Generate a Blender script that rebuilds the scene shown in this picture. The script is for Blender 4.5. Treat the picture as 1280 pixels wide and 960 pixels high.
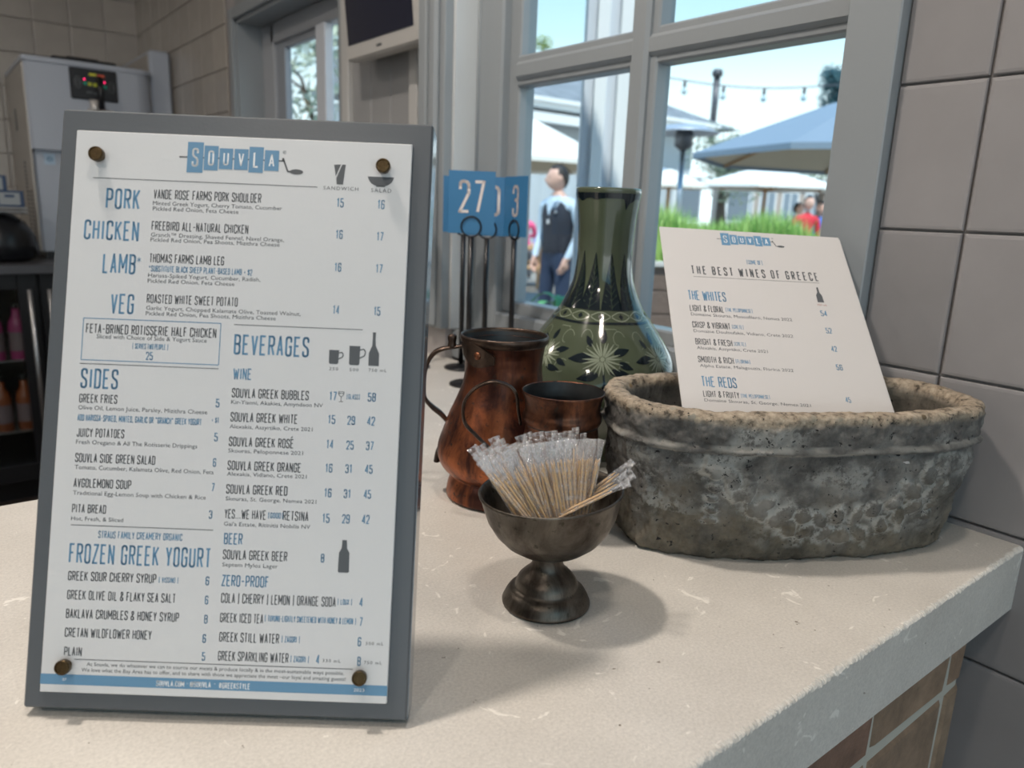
import bpy, math, random
from math import sin, cos, pi, radians, sqrt, atan2, exp
from mathutils import Vector, Matrix, noise, geometry
for _o in list(bpy.data.objects): bpy.data.objects.remove(_o)
SC = bpy.context.scene
COL = SC.collection
rnd = random.Random(7)
# ------------------------------------------------------------------ camera
# z = 0 is the top of the counter; +X runs towards the window wall, +Y deeper into the shop
CAM_H = 0.320
cam_d = bpy.data.cameras.new('camera'); cam = bpy.data.objects.new('camera', cam_d); COL.objects.link(cam)
YAW, PITCH, ROLL, FPX = radians(38.512), radians(13.149), radians(2.193), 926.46
_F = Vector((sin(YAW)*cos(PITCH), cos(YAW)*cos(PITCH), -sin(PITCH)))
_R = Vector((cos(YAW), -sin(YAW), 0)); _U = _R.cross(_F)
_R, _U = cos(ROLL)*_R + sin(ROLL)*_U, -sin(ROLL)*_R + cos(ROLL)*_U
cam.matrix_world = Matrix(((_R.x, _U.x, -_F.x, 0), (_R.y, _U.y, -_F.y, 0), (_R.z, _U.z, -_F.z, CAM_H), (0, 0, 0, 1)))
cam_d.sensor_width = 36; cam_d.lens = FPX/1280*36; cam_d.clip_start = 0.02; cam_d.clip_end = 300
cam_d.dof.use_dof = True; cam_d.dof.focus_distance = 0.62; cam_d.dof.aperture_fstop = 7.0
SC.camera = cam
SC.view_settings.view_transform = 'Standard'; SC.view_settings.look = 'None'
SC.view_settings.gamma = 1; SC.view_settings.use_curve_mapping = False
SC.view_settings.exposure = 0.0
# ------------------------------------------------------------------ sky and sun
W = bpy.data.worlds.new('sky'); SC.world = W; W.use_nodes = True
nt = W.node_tree; nt.nodes.clear()
tc = nt.nodes.new('ShaderNodeTexCoord'); sx = nt.nodes.new('ShaderNodeSeparateXYZ'); rp = nt.nodes.new('ShaderNodeValToRGB')
bg = nt.nodes.new('ShaderNodeBackground'); wo = nt.nodes.new('ShaderNodeOutputWorld')
nt.links.new(tc.outputs['Generated'], sx.inputs[0]); nt.links.new(sx.outputs['Z'], rp.inputs[0])
nt.links.new(rp.outputs[0], bg.inputs[0]); nt.links.new(bg.outputs[0], wo.inputs[0])
rp.color_ramp.elements[0].position = 0.0; rp.color_ramp.elements[0].color = (0.90, 0.96, 1.0, 1)
rp.color_ramp.elements[1].position = 0.65; rp.color_ramp.elements[1].color = (0.10, 0.28, 0.56, 1)
e = rp.color_ramp.elements.new(0.12); e.color = (0.62, 0.72, 0.76, 1)
e = rp.color_ramp.elements.new(0.21); e.color = (0.36, 0.51, 0.57, 1)
e = rp.color_ramp.elements.new(0.34); e.color = (0.20, 0.38, 0.47, 1)
bg.inputs[1].default_value = 2.3
sun_d = bpy.data.lights.new('sun', 'SUN'); sun = bpy.data.objects.new('sun', sun_d); COL.objects.link(sun)
sun_d.energy = 5.0; sun_d.color = (1.0, 0.95, 0.88); sun_d.angle = radians(1.0)
sun.rotation_euler = Vector((-0.28, -0.42, 0.86)).to_track_quat('Z', 'Y').to_euler()
# ceiling lamps of the shop: (x, y, watts)
LAMPS = [(-0.08, 0.85, 20), (-1.2, -0.4, 9), (-0.9, 2.6, 11), (0.20, 0.10, 6), (-2.2, 1.0, 10)]
LAMP_COL = (1.0, 0.89, 0.79)
LAMP_Z = 1.78
# ------------------------------------------------------------------ helpers
class MB:
    """collects faces, builds ONE mesh object"""
    def __init__(s): s.v = []; s.f = []; s.m = []; s.sm = []
    def add(s, vs, fs, mi=0, smooth=False):
        o = len(s.v); s.v += [tuple(p) for p in vs]
        for f in fs: s.f.append(tuple(i+o for i in f)); s.m.append(mi); s.sm.append(smooth)
        return s
    def box(s, x0, x1, y0, y1, z0, z1, b=0.0, mi=0, M=None):
        if b <= 0:
            vs = [(x, y, z) for x in (x0, x1) for y in (y0, y1) for z in (z0, z1)]
            fs = [(0,1,3,2), (4,6,7,5), (0,4,5,1), (2,3,7,6), (0,2,6,4), (1,5,7,3)]
        else:
            vs = []; fs = []
            c = ((x0+x1)/2, (y0+y1)/2, (z0+z1)/2); h = ((x1-x0)/2, (y1-y0)/2, (z1-z0)/2)
            idx = {}
            for sx_ in (-1, 1):
                for sy_ in (-1, 1):
                    for sz_ in (-1, 1):
                        for a in range(3):
                            p = [c[k]+(sx_, sy_, sz_)[k]*(h[k]-(0 if k == a else b)) for k in range(3)]
                            idx[(sx_, sy_, sz_, a)] = len(vs); vs.append(tuple(p))
            def q(*k): fs.append(tuple(idx[i] for i in k))
            for a in range(3):
                for sg in (-1, 1):
                    u, w = (a+1) % 3, (a+2) % 3
                    ks = []
                    for (su, sw) in ((-1,-1), (1,-1), (1,1), (-1,1)):
                        t = [0,0,0]; t[a] = sg; t[u] = su; t[w] = sw; ks.append((t[0],t[1],t[2],a))
                    if sg < 0: ks.reverse()
                    q(*ks)
            for a in range(3):
                u, w = (a+1) % 3, (a+2) % 3
                for su in (-1, 1):
                    for sw in (-1, 1):
                        t0 = [0,0,0]; t1 = [0,0,0]; t0[a] = -1; t1[a] = 1
                        t0[u] = t1[u] = su; t0[w] = t1[w] = sw
                        k = [(*t0, u), (*t1, u), (*t1, w), (*t0, w)]
                        if su*sw > 0: k.reverse()
                        q(*k)
            for sx_ in (-1, 1):
                for sy_ in (-1, 1):
                    for sz_ in (-1, 1):
                        k = [(sx_, sy_, sz_, a) for a in range(3)]
                        if sx_*sy_*sz_ < 0: k.reverse()
                        q(*k)
        if M is not None: vs = [tuple(M @ Vector(p)) for p in vs]
        return s.add(vs, fs, mi)
    def lathe(s, prof, n=48, mi=0, c=(0,0,0), M=None, smooth=True, fn=None, cap=True):
        vs = []; fs = []
        for (r, z) in prof:
            for i in range(n):
                a = 2*pi*i/n
                p = Vector((c[0]+r*cos(a), c[1]+r*sin(a), c[2]+z))
                if fn: p = fn(p, a, r, z)
                if M is not None: p = M @ p
                vs.append(tuple(p))
        for j in range(len(prof)-1):
            for i in range(n):
                k = (i+1) % n
                fs.append((j*n+i, j*n+k, (j+1)*n+k, (j+1)*n+i))
        if cap and prof[0][0] > 1e-6: fs.append(tuple(reversed(range(n))))
        if cap and prof[-1][0] > 1e-6: fs.append(tuple(range((len(prof)-1)*n, len(prof)*n)))
        return s.add(vs, fs, mi, smooth)
    def tube(s, pts, r, n=10, mi=0, smooth=True, closed=False, flat=None):
        """sweep a circle (or an ellipse flat=(ra, rb, axis)) along pts"""
        pts = [Vector(p) for p in pts]; N = len(pts); vs = []; fs = []
        prev = None
        for i, p in enumerate(pts):
            if closed: t = pts[(i+1) % N]-pts[i-1]
            else: t = pts[min(i+1, N-1)]-pts[max(i-1, 0)]
            t.normalize()
            if flat: a = Vector(flat[2]); a = (a-t*a.dot(t)).normalized()
            elif prev is None:
                a = t.orthogonal().normalized()
            else:
                a = (prev-t*prev.dot(t)).normalized()
            prev = a; b = t.cross(a)
            rr = r[i] if isinstance(r, (list, tuple)) else r
            ra, rb = (flat[0]*rr, flat[1]*rr) if flat else (rr, rr)
            for k in range(n):
                th = 2*pi*k/n; vs.append(tuple(p+a*ra*cos(th)+b*rb*sin(th)))
        for i in range(N if closed else N-1):
            j = (i+1) % N
            for k in range(n):
                l = (k+1) % n; fs.append((i*n+k, i*n+l, j*n+l, j*n+k))
        if not closed:
            fs.append(tuple(reversed(range(n)))); fs.append(tuple(range((N-1)*n, N*n)))
        return s.add(vs, fs, mi, smooth)
    def prism(s, poly, M, d, mi=0):
        """extrude 2D polygon poly by d along local z of M"""
        n = len(poly)
        vs = [tuple(M @ Vector((x, y, 0))) for x, y in poly]+[tuple(M @ Vector((x, y, d))) for x, y in poly]
        fs = [tuple(reversed(range(n))), tuple(range(n, 2*n))]+[(i, (i+1) % n, n+(i+1) % n, n+i) for i in range(n)]
        return s.add(vs, fs, mi)
    def build(s, name, mats, parent=None, loc=None, label=None, cat=None, group=None, kind=None):
        me = bpy.data.meshes.new(name); me.from_pydata(s.v, [], s.f); me.update()
        for m in (mats if isinstance(mats, (list, tuple)) else [mats]): me.materials.append(m)
        me.polygons.foreach_set('material_index', s.m); me.polygons.foreach_set('use_smooth', s.sm)
        return link(name, me, parent, loc, label, cat, group, kind)
def tag(o, label=None, cat=None, group=None, kind=None):
    if label: o['label'] = label
    if cat: o['category'] = cat
    if group: o['group'] = group
    if kind: o['kind'] = kind
    return o
def link(name, me, parent=None, loc=None, label=None, cat=None, group=None, kind=None):
    o = bpy.data.objects.new(name, me); COL.objects.link(o)
    if parent: o.parent = parent
    if loc is not None: o.location = loc
    return tag(o, label, cat, group, kind)
def empty(name, loc, label=None, cat=None, group=None, rz=0, kind=None):
    o = bpy.data.objects.new(name, None); COL.objects.link(o); o.location = loc; o.rotation_euler = (0, 0, rz)
    o.empty_display_size = 0.02
    return tag(o, label, cat, group, kind)
def at(px, py, d):
    """point seen at photograph pixel (px, py), d metres in front of the lens"""
    return Vector((0, 0, CAM_H))+((px-640)/FPX*_R-(py-480)/FPX*_U+_F)*d
def smooth_path(pts, n=8):
    pts = [Vector(p) for p in pts]; out = []
    for i in range(len(pts)-1):
        p0 = pts[max(i-1, 0)]; p1 = pts[i]; p2 = pts[i+1]; p3 = pts[min(i+2, len(pts)-1)]
        for k in range(n):
            t = k/n
            out.append(0.5*((2*p1)+(-p0+p2)*t+(2*p0-5*p1+4*p2-p3)*t*t+(-p0+3*p1-3*p2+p3)*t**3))
    out.append(pts[-1]); return out
# ------------------------------------------------------------------ materials
def srgb(r, g, b):
    f = lambda c: (c/255/12.92 if c/255 <= 0.04045 else ((c/255+0.055)/1.055)**2.4)
    return (f(r), f(g), f(b), 1)
def newmat(name):
    m = bpy.data.materials.new(name); m.use_nodes = True
    return m, m.node_tree, m.node_tree.nodes['Principled BSDF']
def mat(name, col, rough=0.5, metal=0.0, spec=0.5, coat=0.0, emit=None, es=0.0, bump=0.0, bscale=200, var=0.0, vscale=8, trans=0):
    m, t, b = newmat(name)
    c = col if len(col) == 4 else (*col, 1)
    b.inputs['Base Color'].default_value = c; b.inputs['Roughness'].default_value = rough
    b.inputs['Metallic'].default_value = metal; b.inputs['Specular IOR Level'].default_value = spec
    b.inputs['Coat Weight'].default_value = coat; b.inputs['Coat Roughness'].default_value = 0.08
    if emit: b.inputs['Emission Color'].default_value = (*emit, 1); b.inputs['Emission Strength'].default_value = es
    if bump or var:
        co = t.nodes.new('ShaderNodeTexCoord')
    if bump:
        n = t.nodes.new('ShaderNodeTexNoise'); n.inputs['Scale'].default_value = bscale; n.inputs['Detail'].default_value = 4
        bp = t.nodes.new('ShaderNodeBump'); bp.inputs['Strength'].default_value = bump; bp.inputs['Distance'].default_value = 0.002
        t.links.new(co.outputs['Object'], n.inputs['Vector']); t.links.new(n.outputs[0], bp.inputs['Height']); t.links.new(bp.outputs[0], b.inputs['Normal'])
    if var:
        n = t.nodes.new('ShaderNodeTexNoise'); n.inputs['Scale'].default_value = vscale; n.inputs['Detail'].default_value = 5
        r = t.nodes.new('ShaderNodeValToRGB')
        r.color_ramp.elements[0].position = 0.3; r.color_ramp.elements[0].color = tuple(x*(1-var) for x in c[:3])+(1,)
        r.color_ramp.elements[1].position = 0.7; r.color_ramp.elements[1].color = tuple(min(1, x*(1+var)) for x in c[:3])+(1,)
        t.links.new(co.outputs['Object'], n.inputs['Vector']); t.links.new(n.outputs[0], r.inputs[0]); t.links.new(r.outputs[0], b.inputs['Base Color'])
    return m
def ramp(t, src, stops):
    r = t.nodes.new('ShaderNodeValToRGB'); els = r.color_ramp.elements
    els[0].position, els[0].color = stops[0]; els[1].position, els[1].color = stops[-1]
    for p, c in stops[1:-1]: e_ = els.new(p); e_.color = c
    t.links.new(src, r.inputs[0]); return r.outputs[0]
def nz(t, vec, scale, detail=5, rough=0.6, kind='ShaderNodeTexNoise', dist=0.0):
    n = t.nodes.new(kind); n.inputs['Scale'].default_value = scale
    if kind == 'ShaderNodeTexNoise':
        n.inputs['Detail'].default_value = detail; n.inputs['Roughness'].default_value = rough; n.inputs['Distortion'].default_value = dist
    t.links.new(vec, n.inputs['Vector']); return n.outputs[0]
def mixc(t, f, a, b, mode='MIX'):
    m = t.nodes.new('ShaderNodeMix'); m.data_type = 'RGBA'; m.blend_type = mode
    for i, v in ((0, f), (6, a), (7, b)):
        if hasattr(v, 'is_output') or isinstance(v, bpy.types.NodeSocket): t.links.new(v, m.inputs[i])
        elif i == 0: m.inputs[0].default_value = v
        else: m.inputs[i].default_value = v
    return m.outputs[2]
def bumpn(t, h, strength, dist, normal=None):
    bp = t.nodes.new('ShaderNodeBump'); bp.inputs['Strength'].default_value = strength; bp.inputs['Distance'].default_value = dist
    t.links.new(h, bp.inputs['Height'])
    if normal: t.links.new(normal, bp.inputs['Normal'])
    return bp.outputs[0]
BW = lambda v: (v, v, v, 1)
# travertine counter: sandy base, pale flakes, small dark pits
def make_travertine():
    m, t, b = newmat('pale_travertine'); co = t.nodes.new('ShaderNodeTexCoord').outputs['Object']
    base = ramp(t, nz(t, co, 7, 6, 0.65), [(0.3, (0.60, 0.57, 0.52, 1)), (0.7, (0.70, 0.67, 0.615, 1))])
    gr = ramp(t, nz(t, co, 420, 3, 0.7), [(0.3, BW(0.86)), (0.7, BW(1.1))])
    c = mixc(t, 1.0, base, gr, 'MULTIPLY')
    fl = ramp(t, nz(t, co, 42, 3, 0.55, dist=1.2), [(0.655, BW(0)), (0.70, BW(1))])
    c = mixc(t, fl, c, (0.84, 0.81, 0.75, 1))
    pit = ramp(t, nz(t, co, 95, 4, 0.6), [(0.70, BW(0)), (0.735, BW(1))])
    c = mixc(t, pit, c, (0.25, 0.21, 0.165, 1))
    t.links.new(c, b.inputs['Base Color']); b.inputs['Roughness'].default_value = 0.42
    inv = t.nodes.new('ShaderNodeMath'); inv.operation = 'MULTIPLY'; inv.inputs[1].default_value = -1; t.links.new(pit, inv.inputs[0])
    n1 = bumpn(t, inv.outputs[0], 0.6, 0.001); n2 = bumpn(t, nz(t, co, 130, 4), 0.12, 0.001, n1)
    t.links.new(n2, b.inputs['Normal']); return m
def make_copper(name, bright, dark, rough=0.33, lo=0.38, hi=0.62, metal=0.85, zr=None):
    m, t, b = newmat(name); co = t.nodes.new('ShaderNodeTexCoord').outputs['Object']
    mp = t.nodes.new('ShaderNodeMapping'); mp.inputs['Scale'].default_value = (1, 1, 0.35); t.links.new(co, mp.inputs[0]); v = mp.outputs[0]
    f = ramp(t, nz(t, v, 34, 8, 0.66, dist=0.5), [(lo, BW(0)), (hi, BW(1))])
    if zr:      # patina is heavier towards the top of the vessel
        sz = t.nodes.new('ShaderNodeSeparateXYZ'); t.links.new(co, sz.inputs[0]); mr = t.nodes.new('ShaderNodeMapRange')
        for i_, q_ in ((1, zr[0]), (2, zr[1]), (3, 1.0), (4, 0.35)): mr.inputs[i_].default_value = q_
        t.links.new(sz.outputs['Z'], mr.inputs[0]); mm_ = t.nodes.new('ShaderNodeMath'); mm_.operation = 'MULTIPLY'
        t.links.new(f, mm_.inputs[0]); t.links.new(mr.outputs[0], mm_.inputs[1]); f = mm_.outputs[0]
    c = mixc(t, f, dark, bright)
    sp = ramp(t, nz(t, co, 120, 4, 0.6), [(0.60, BW(0)), (0.68, BW(1))])
    c = mixc(t, sp, c, (dark[0]*0.9+0.02, dark[1]+0.02, dark[2]+0.015, 1))
    t.links.new(c, b.inputs['Base Color']); b.inputs['Metallic'].default_value = metal
    t.links.new(ramp(t, nz(t, co, 50, 5), [(0.3, BW(rough)), (0.7, BW(rough+0.25))]), b.inputs['Roughness'])
    t.links.new(bumpn(t, nz(t, co, 55, 5), 0.35, 0.002), b.inputs['Normal']); return m
def make_tile(name, c0, c1, rough=0.22):
    m, t, b = newmat(name); oi = t.nodes.new('ShaderNodeObjectInfo'); co = t.nodes.new('ShaderNodeTexCoord').outputs['Object']
    c = ramp(t, oi.outputs['Random'], [(0, c0), (1, c1)])
    v = ramp(t, nz(t, co, 9, 4), [(0.25, BW(0.93)), (0.75, BW(1.05))])
    t.links.new(mixc(t, 1.0, c, v, 'MULTIPLY'), b.inputs['Base Color']); b.inputs['Roughness'].default_value = rough
    t.links.new(bumpn(t, nz(t, co, 14, 2), 0.25, 0.004), b.inputs['Normal']); return m
def make_stone():
    m, t, b = newmat('weathered_trough_stone'); co = t.nodes.new('ShaderNodeTexCoord').outputs['Object']
    at_l = t.nodes.new('ShaderNodeAttribute'); at_l.attribute_name = 'lime'
    at_r = t.nodes.new('ShaderNodeAttribute'); at_r.attribute_name = 'rim'
    at_b = t.nodes.new('ShaderNodeAttribute'); at_b.attribute_name = 'low'
    base = ramp(t, nz(t, co, 22, 8, 0.7), [(0.36, (0.055, 0.053, 0.050, 1)), (0.5, (0.125, 0.12, 0.112, 1)), (0.62, (0.23, 0.22, 0.20, 1))])
    brn = ramp(t, nz(t, co, 30, 6, 0.65), [(0.38, (0.065, 0.057, 0.043, 1)), (0.64, (0.19, 0.165, 0.125, 1))])
    c = mixc(t, at_b.outputs['Fac'], base, brn)
    fine = ramp(t, nz(t, co, 75, 8, 0.75), [(0.44, BW(0)), (0.52, BW(1))])
    lm = t.nodes.new('ShaderNodeMath'); lm.operation = 'MULTIPLY'; t.links.new(at_l.outputs['Fac'], lm.inputs[0]); t.links.new(fine, lm.inputs[1])
    c = mixc(t, lm.outputs[0], c, (0.37, 0.37, 0.345, 1))
    at_n = t.nodes.new('ShaderNodeAttribute'); at_n.attribute_name = 'line'
    c = mixc(t, at_n.outputs['Fac'], c, (0.40, 0.385, 0.345, 1))
    rimc = ramp(t, nz(t, co, 110, 6, 0.7), [(0.36, (0.07, 0.055, 0.04, 1)), (0.47, (0.30, 0.245, 0.18, 1)), (0.66, (0.50, 0.42, 0.32, 1))])
    peb = t.nodes.new('ShaderNodeTexVoronoi'); peb.inputs['Scale'].default_value = 75; t.links.new(co, peb.inputs['Vector'])
    pm = ramp(t, peb.outputs['Distance'], [(0.22, BW(1)), (0.30, BW(0))])
    pc = t.nodes.new('ShaderNodeSeparateColor'); t.links.new(peb.outputs['Color'], pc.inputs[0])
    pcol = ramp(t, pc.outputs[0], [(0.0, (0.05, 0.05, 0.05, 1)), (0.25, (0.30, 0.20, 0.09, 1)), (0.5, (0.25, 0.24, 0.2, 1)), (1.0, (0.5, 0.42, 0.3, 1))])
    psel = ramp(t, pc.outputs[1], [(0.55, BW(0)), (0.6, BW(1))])
    pmm = t.nodes.new('ShaderNodeMath'); pmm.operation = 'MULTIPLY'; t.links.new(pm, pmm.inputs[0]); t.links.new(psel, pmm.inputs[1])
    rimc = mixc(t, pmm.outputs[0], rimc, pcol)
    c = mixc(t, at_r.outputs['Fac'], c, rimc)
    pit = ramp(t, nz(t, co, 150, 4, 0.65), [(0.635, BW(0)), (0.66, BW(1))])
    c = mixc(t, pit, c, (0.012, 0.012, 0.013, 1))
    t.links.new(c, b.inputs['Base Color']); b.inputs['Roughness'].default_value = 0.82
    n1 = bumpn(t, nz(t, co, 160, 8, 0.7), 0.7, 0.0022); n2 = bumpn(t, nz(t, co, 600, 4, 0.7), 0.4, 0.0008, n1)
    t.links.new(n2, b.inputs['Normal']); return m
def make_glass():
    m = bpy.data.materials.new('window_glass'); m.use_nodes = True; t = m.node_tree; t.nodes.clear()
    o = t.nodes.new('ShaderNodeOutputMaterial'); mx = t.nodes.new('ShaderNodeMixShader'); tr = t.nodes.new('ShaderNodeBsdfTransparent'); g = t.nodes.new('ShaderNodeBsdfGlossy')
    lw = t.nodes.new('ShaderNodeLayerWeight'); pw = t.nodes.new('ShaderNodeMath'); pw.operation = 'POWER'; pw.inputs[1].default_value = 4.0; t.links.new(lw.outputs['Facing'], pw.inputs[0])
    fr = t.nodes.new('ShaderNodeMath'); fr.operation = 'MULTIPLY_ADD'; fr.inputs[1].default_value = 0.7; fr.inputs[2].default_value = 0.025; t.links.new(pw.outputs[0], fr.inputs[0]); g.inputs['Roughness'].default_value = 0.02
    tr.inputs[0].default_value = (0.93, 0.97, 0.97, 1)
    t.links.new(fr.outputs[0], mx.inputs[0]); t.links.new(tr.outputs[0], mx.inputs[1]); t.links.new(g.outputs[0], mx.inputs[2]); t.links.new(mx.outputs[0], o.inputs[0]); return m
def make_film():
    m = bpy.data.materials.new('clear_crinkled_film'); m.use_nodes = True; t = m.node_tree; t.nodes.clear()
    o = t.nodes.new('ShaderNodeOutputMaterial'); mx = t.nodes.new('ShaderNodeMixShader'); tr = t.nodes.new('ShaderNodeBsdfTransparent'); g = t.nodes.new('ShaderNodeBsdfGlossy')
    df = t.nodes.new('ShaderNodeBsdfDiffuse'); df.inputs[0].default_value = (0.85, 0.86, 0.88, 1); m2 = t.nodes.new('ShaderNodeMixShader'); m2.inputs[0].default_value = 0.45
    co = t.nodes.new('ShaderNodeTexCoord').outputs['Object']
    t.links.new(ramp(t, nz(t, co, 260, 4, 0.7), [(0.42, BW(0.05)), (0.68, BW(0.60))]), mx.inputs[0])
    g.inputs['Roughness'].default_value = 0.12
    t.links.new(bumpn(t, nz(t, co, 420, 3, 0.6), 1.0, 0.004), g.inputs['Normal'])
    t.links.new(g.outputs[0], m2.inputs[1]); t.links.new(df.outputs[0], m2.inputs[2])
    t.links.new(tr.outputs[0], mx.inputs[1]); t.links.new(m2.outputs[0], mx.inputs[2]); t.links.new(mx.outputs[0], o.inputs[0]); return m
def make_wood(name, a, bb, sc=14):
    m, t, b = newmat(name); co = t.nodes.new('ShaderNodeTexCoord').outputs['Object']
    mp = t.nodes.new('ShaderNodeMapping'); mp.inputs['Scale'].default_value = (1, 6, 6); t.links.new(co, mp.inputs[0])
    t.links.new(ramp(t, nz(t, mp.outputs[0], sc, 5), [(0.3, a), (0.7, bb)]), b.inputs['Base Color']); b.inputs['Roughness'].default_value = 0.6; return m
def make_brick():
    m, t, b = newmat('old_terracotta_brick'); co = t.nodes.new('ShaderNodeTexCoord').outputs['Object']; oi = t.nodes.new('ShaderNodeObjectInfo')
    base = ramp(t, oi.outputs['Random'], [(0, (0.24, 0.125, 0.09, 1)), (0.4, (0.34, 0.26, 0.18, 1)), (1, (0.30, 0.19, 0.13, 1))])
    v = ramp(t, nz(t, co, 24, 8, 0.7), [(0.3, (0.6, 0.62, 0.6, 1)), (0.7, (1.25, 1.25, 1.2, 1))])
    t.links.new(mixc(t, 1.0, base, v, 'MULTIPLY'), b.inputs['Base Color']); b.inputs['Roughness'].default_value = 0.75
    t.links.new(bumpn(t, nz(t, co, 90, 6), 0.6, 0.003), b.inputs['Normal']); return m
M_TRAV = make_travertine(); M_GLASS = make_glass(); M_FILM = make_film(); M_STONE = make_stone(); M_BRICK = make_brick()
M_WHITE = mat('shaded_white_trim', (0.285, 0.312, 0.33), 0.35)  # white trim, its backlit shade darkened into the colour
M_WALL = mat('grey_white_wall_paint', (0.50, 0.50, 0.49), 0.6)
M_PANEL = mat('grey_wall_panelling', (0.30, 0.305, 0.31), 0.55)
M_TILE = make_tile('glazed_wall_tile', (0.275, 0.268, 0.272, 1), (0.315, 0.306, 0.31, 1))
M_TILEF = make_tile('glazed_far_tile', (0.38, 0.35, 0.315, 1), (0.44, 0.405, 0.36, 1))
M_GROUT = mat('tile_grout', (0.40, 0.375, 0.37), 0.8, bump=0.3)
M_MORTAR = mat('pale_mortar', (0.52, 0.50, 0.43), 0.9, bump=0.6, bscale=120)
M_SLATE = mat('slate_grey_laminate', srgb(86, 91, 96), 0.38, bump=0.04, bscale=600)
M_SHEET = mat('white_menu_laminate', (0.65, 0.665, 0.675), 0.42, bump=0.03, bscale=300)
M_PAPER = mat('white_card', (0.60, 0.58, 0.565), 0.55)
M_INKG = mat('dark_grey_ink', srgb(84, 88, 92), 0.45)
M_INKB = mat('dusty_blue_ink', srgb(98, 143, 176), 0.45)
M_INKW = mat('white_ink', (0.82, 0.84, 0.85), 0.45)
M_INKR = mat('faded_red_ink', srgb(176, 120, 110), 0.5)
M_CARD = mat('blue_number_card', srgb(58, 120, 166), 0.4)
M_CARDT = mat('pale_number_print', (0.80, 0.72, 0.68), 0.5)
M_BLACK = mat('black_powder_coat', (0.006, 0.006, 0.008), 0.35)
M_BRONZE = mat('antique_bronze', (0.085, 0.058, 0.028), 0.3, metal=0.9, bump=0.2, bscale=900)
M_COPPER = make_copper('worn_copper', (0.40, 0.13, 0.055, 1), (0.070, 0.030, 0.024, 1), 0.27, 0.42, 0.60, zr=(0.06, 0.17))
M_COPPER2 = make_copper('dark_mug_copper', (0.30, 0.115, 0.055, 1), (0.045, 0.026, 0.022, 1), 0.24, 0.42, 0.72)
M_TIN = mat('dark_tinned_inside', (0.035, 0.038, 0.04), 0.42, metal=0.6, var=0.4, vscale=40)
M_HANDLE = mat('dark_bronze_handle', (0.075, 0.052, 0.04), 0.35, metal=0.85, var=0.5, vscale=60, bump=0.2)
M_PEWTER = make_copper('tarnished_pewter', (0.20, 0.178, 0.15, 1), (0.05, 0.038, 0.03, 1), 0.30, 0.35, 0.68, 0.95)
M_CELADON = mat('celadon_glaze', (0.078, 0.096, 0.060), 0.08, coat=0.5, var=0.13, vscale=14, bump=0.05, bscale=25)
M_GLZD = mat('dark_glaze_brushwork', (0.006, 0.012, 0.017), 0.1, coat=0.5)
M_GLZL = mat('cream_glaze_brushwork', (0.27, 0.31, 0.23), 0.12, coat=0.5)
M_GLZT = mat('thin_olive_brushwork', (0.055, 0.075, 0.05), 0.12, coat=0.5)
M_PICK = mat('pale_birch_wood', (0.60, 0.40, 0.21), 0.6, var=0.2, vscale=90)
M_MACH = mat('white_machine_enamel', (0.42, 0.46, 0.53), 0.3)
M_MACHS = mat('stainless_side_panel', (0.42, 0.39, 0.35), 0.35, metal=0.35)
M_STEEL = mat('brushed_steel', (0.45, 0.45, 0.46), 0.35, metal=0.9)
M_DSTEEL = mat('dark_steel', (0.10, 0.10, 0.11), 0.4, metal=0.6)
M_DARK = mat('black_plastic', (0.010, 0.011, 0.014), 0.3)
M_NAVY = mat('navy_print', (0.02, 0.05, 0.12), 0.4)
M_SCREEN = mat('switched_off_screen', (0.012, 0.014, 0.030), 0.12)
M_FLOOR = mat('dark_shop_floor', (0.045, 0.032, 0.026), 0.5, var=0.3, vscale=5)
M_CEIL = mat('white_ceiling', (0.7, 0.7, 0.68), 0.8)
M_LAMP = mat('warm_lamp_lens', (1, 1, 1), 0.5, emit=LAMP_COL, es=14)
# ------------------------------------------------------------------ room shell
FZ = -0.92; CZ = 1.80
def struct(name, mb, m, **k): return mb.build(name, m, kind='structure', **k)
struct('floor', MB().box(-3.2, 1.0, -2.6, 4.5, FZ-0.05, FZ), M_FLOOR)
struct('ceiling', MB().box(-3.2, 1.25, -2.6, 4.6, CZ, CZ+0.12), M_CEIL)
struct('wall_left', MB().box(-3.3, -3.2, -2.6, 4.5, FZ, CZ), M_WALL)
# right wall: tiled stretch (grout plane 0.868), a window opening, a pier, a second window
WX = 0.872
GX = WX+0.0035
w = MB()
w.box(GX, 1.10, -2.6, 0.478, FZ, CZ)
w.box(GX+0.10, 1.10, 0.485, 1.34, FZ, 0.0)
w.box(GX, 1.10, 0.485, 1.34, 1.35, CZ)
w.box(GX, 1.03, 1.34, 1.43, FZ, CZ)
wall_r = struct('wall_right', w, M_GROUT)
tiles_small = {}
def tile_mesh(kind, wdt, hgt, m):
    """glazed tile lying on its wall, face towards the room, softly pillowed edge"""
    k = (kind, round(wdt, 4), round(hgt, 4))
    if k not in tiles_small:
        mb = MB(); t_, b_, e_ = 0.006, 0.0022, 0.0011
        w2, h2 = wdt/2, hgt/2
        rings = [(0, 0.0), (0, t_-b_), (e_, t_-0.0005), (0.004, t_)]
        vs = []; fs = []
        for ins, z in rings:
            for sx_, sy_ in ((-1,-1), (1,-1), (1,1), (-1,1)): vs.append((sx_*(w2-ins), sy_*(h2-ins), z))
        for r_ in range(3):
            for i in range(4): fs.append((r_*4+i, r_*4+(i+1) % 4, r_*4+4+(i+1) % 4, r_*4+4+i))
        fs.append((12, 13, 14, 15))
        mb.add(vs, fs)
        me = bpy.data.meshes.new('tile'); me.from_pydata(mb.v, [], mb.f); me.materials.append(m); me.update(); tiles_small[k] = me
    return tiles_small[k]
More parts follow.
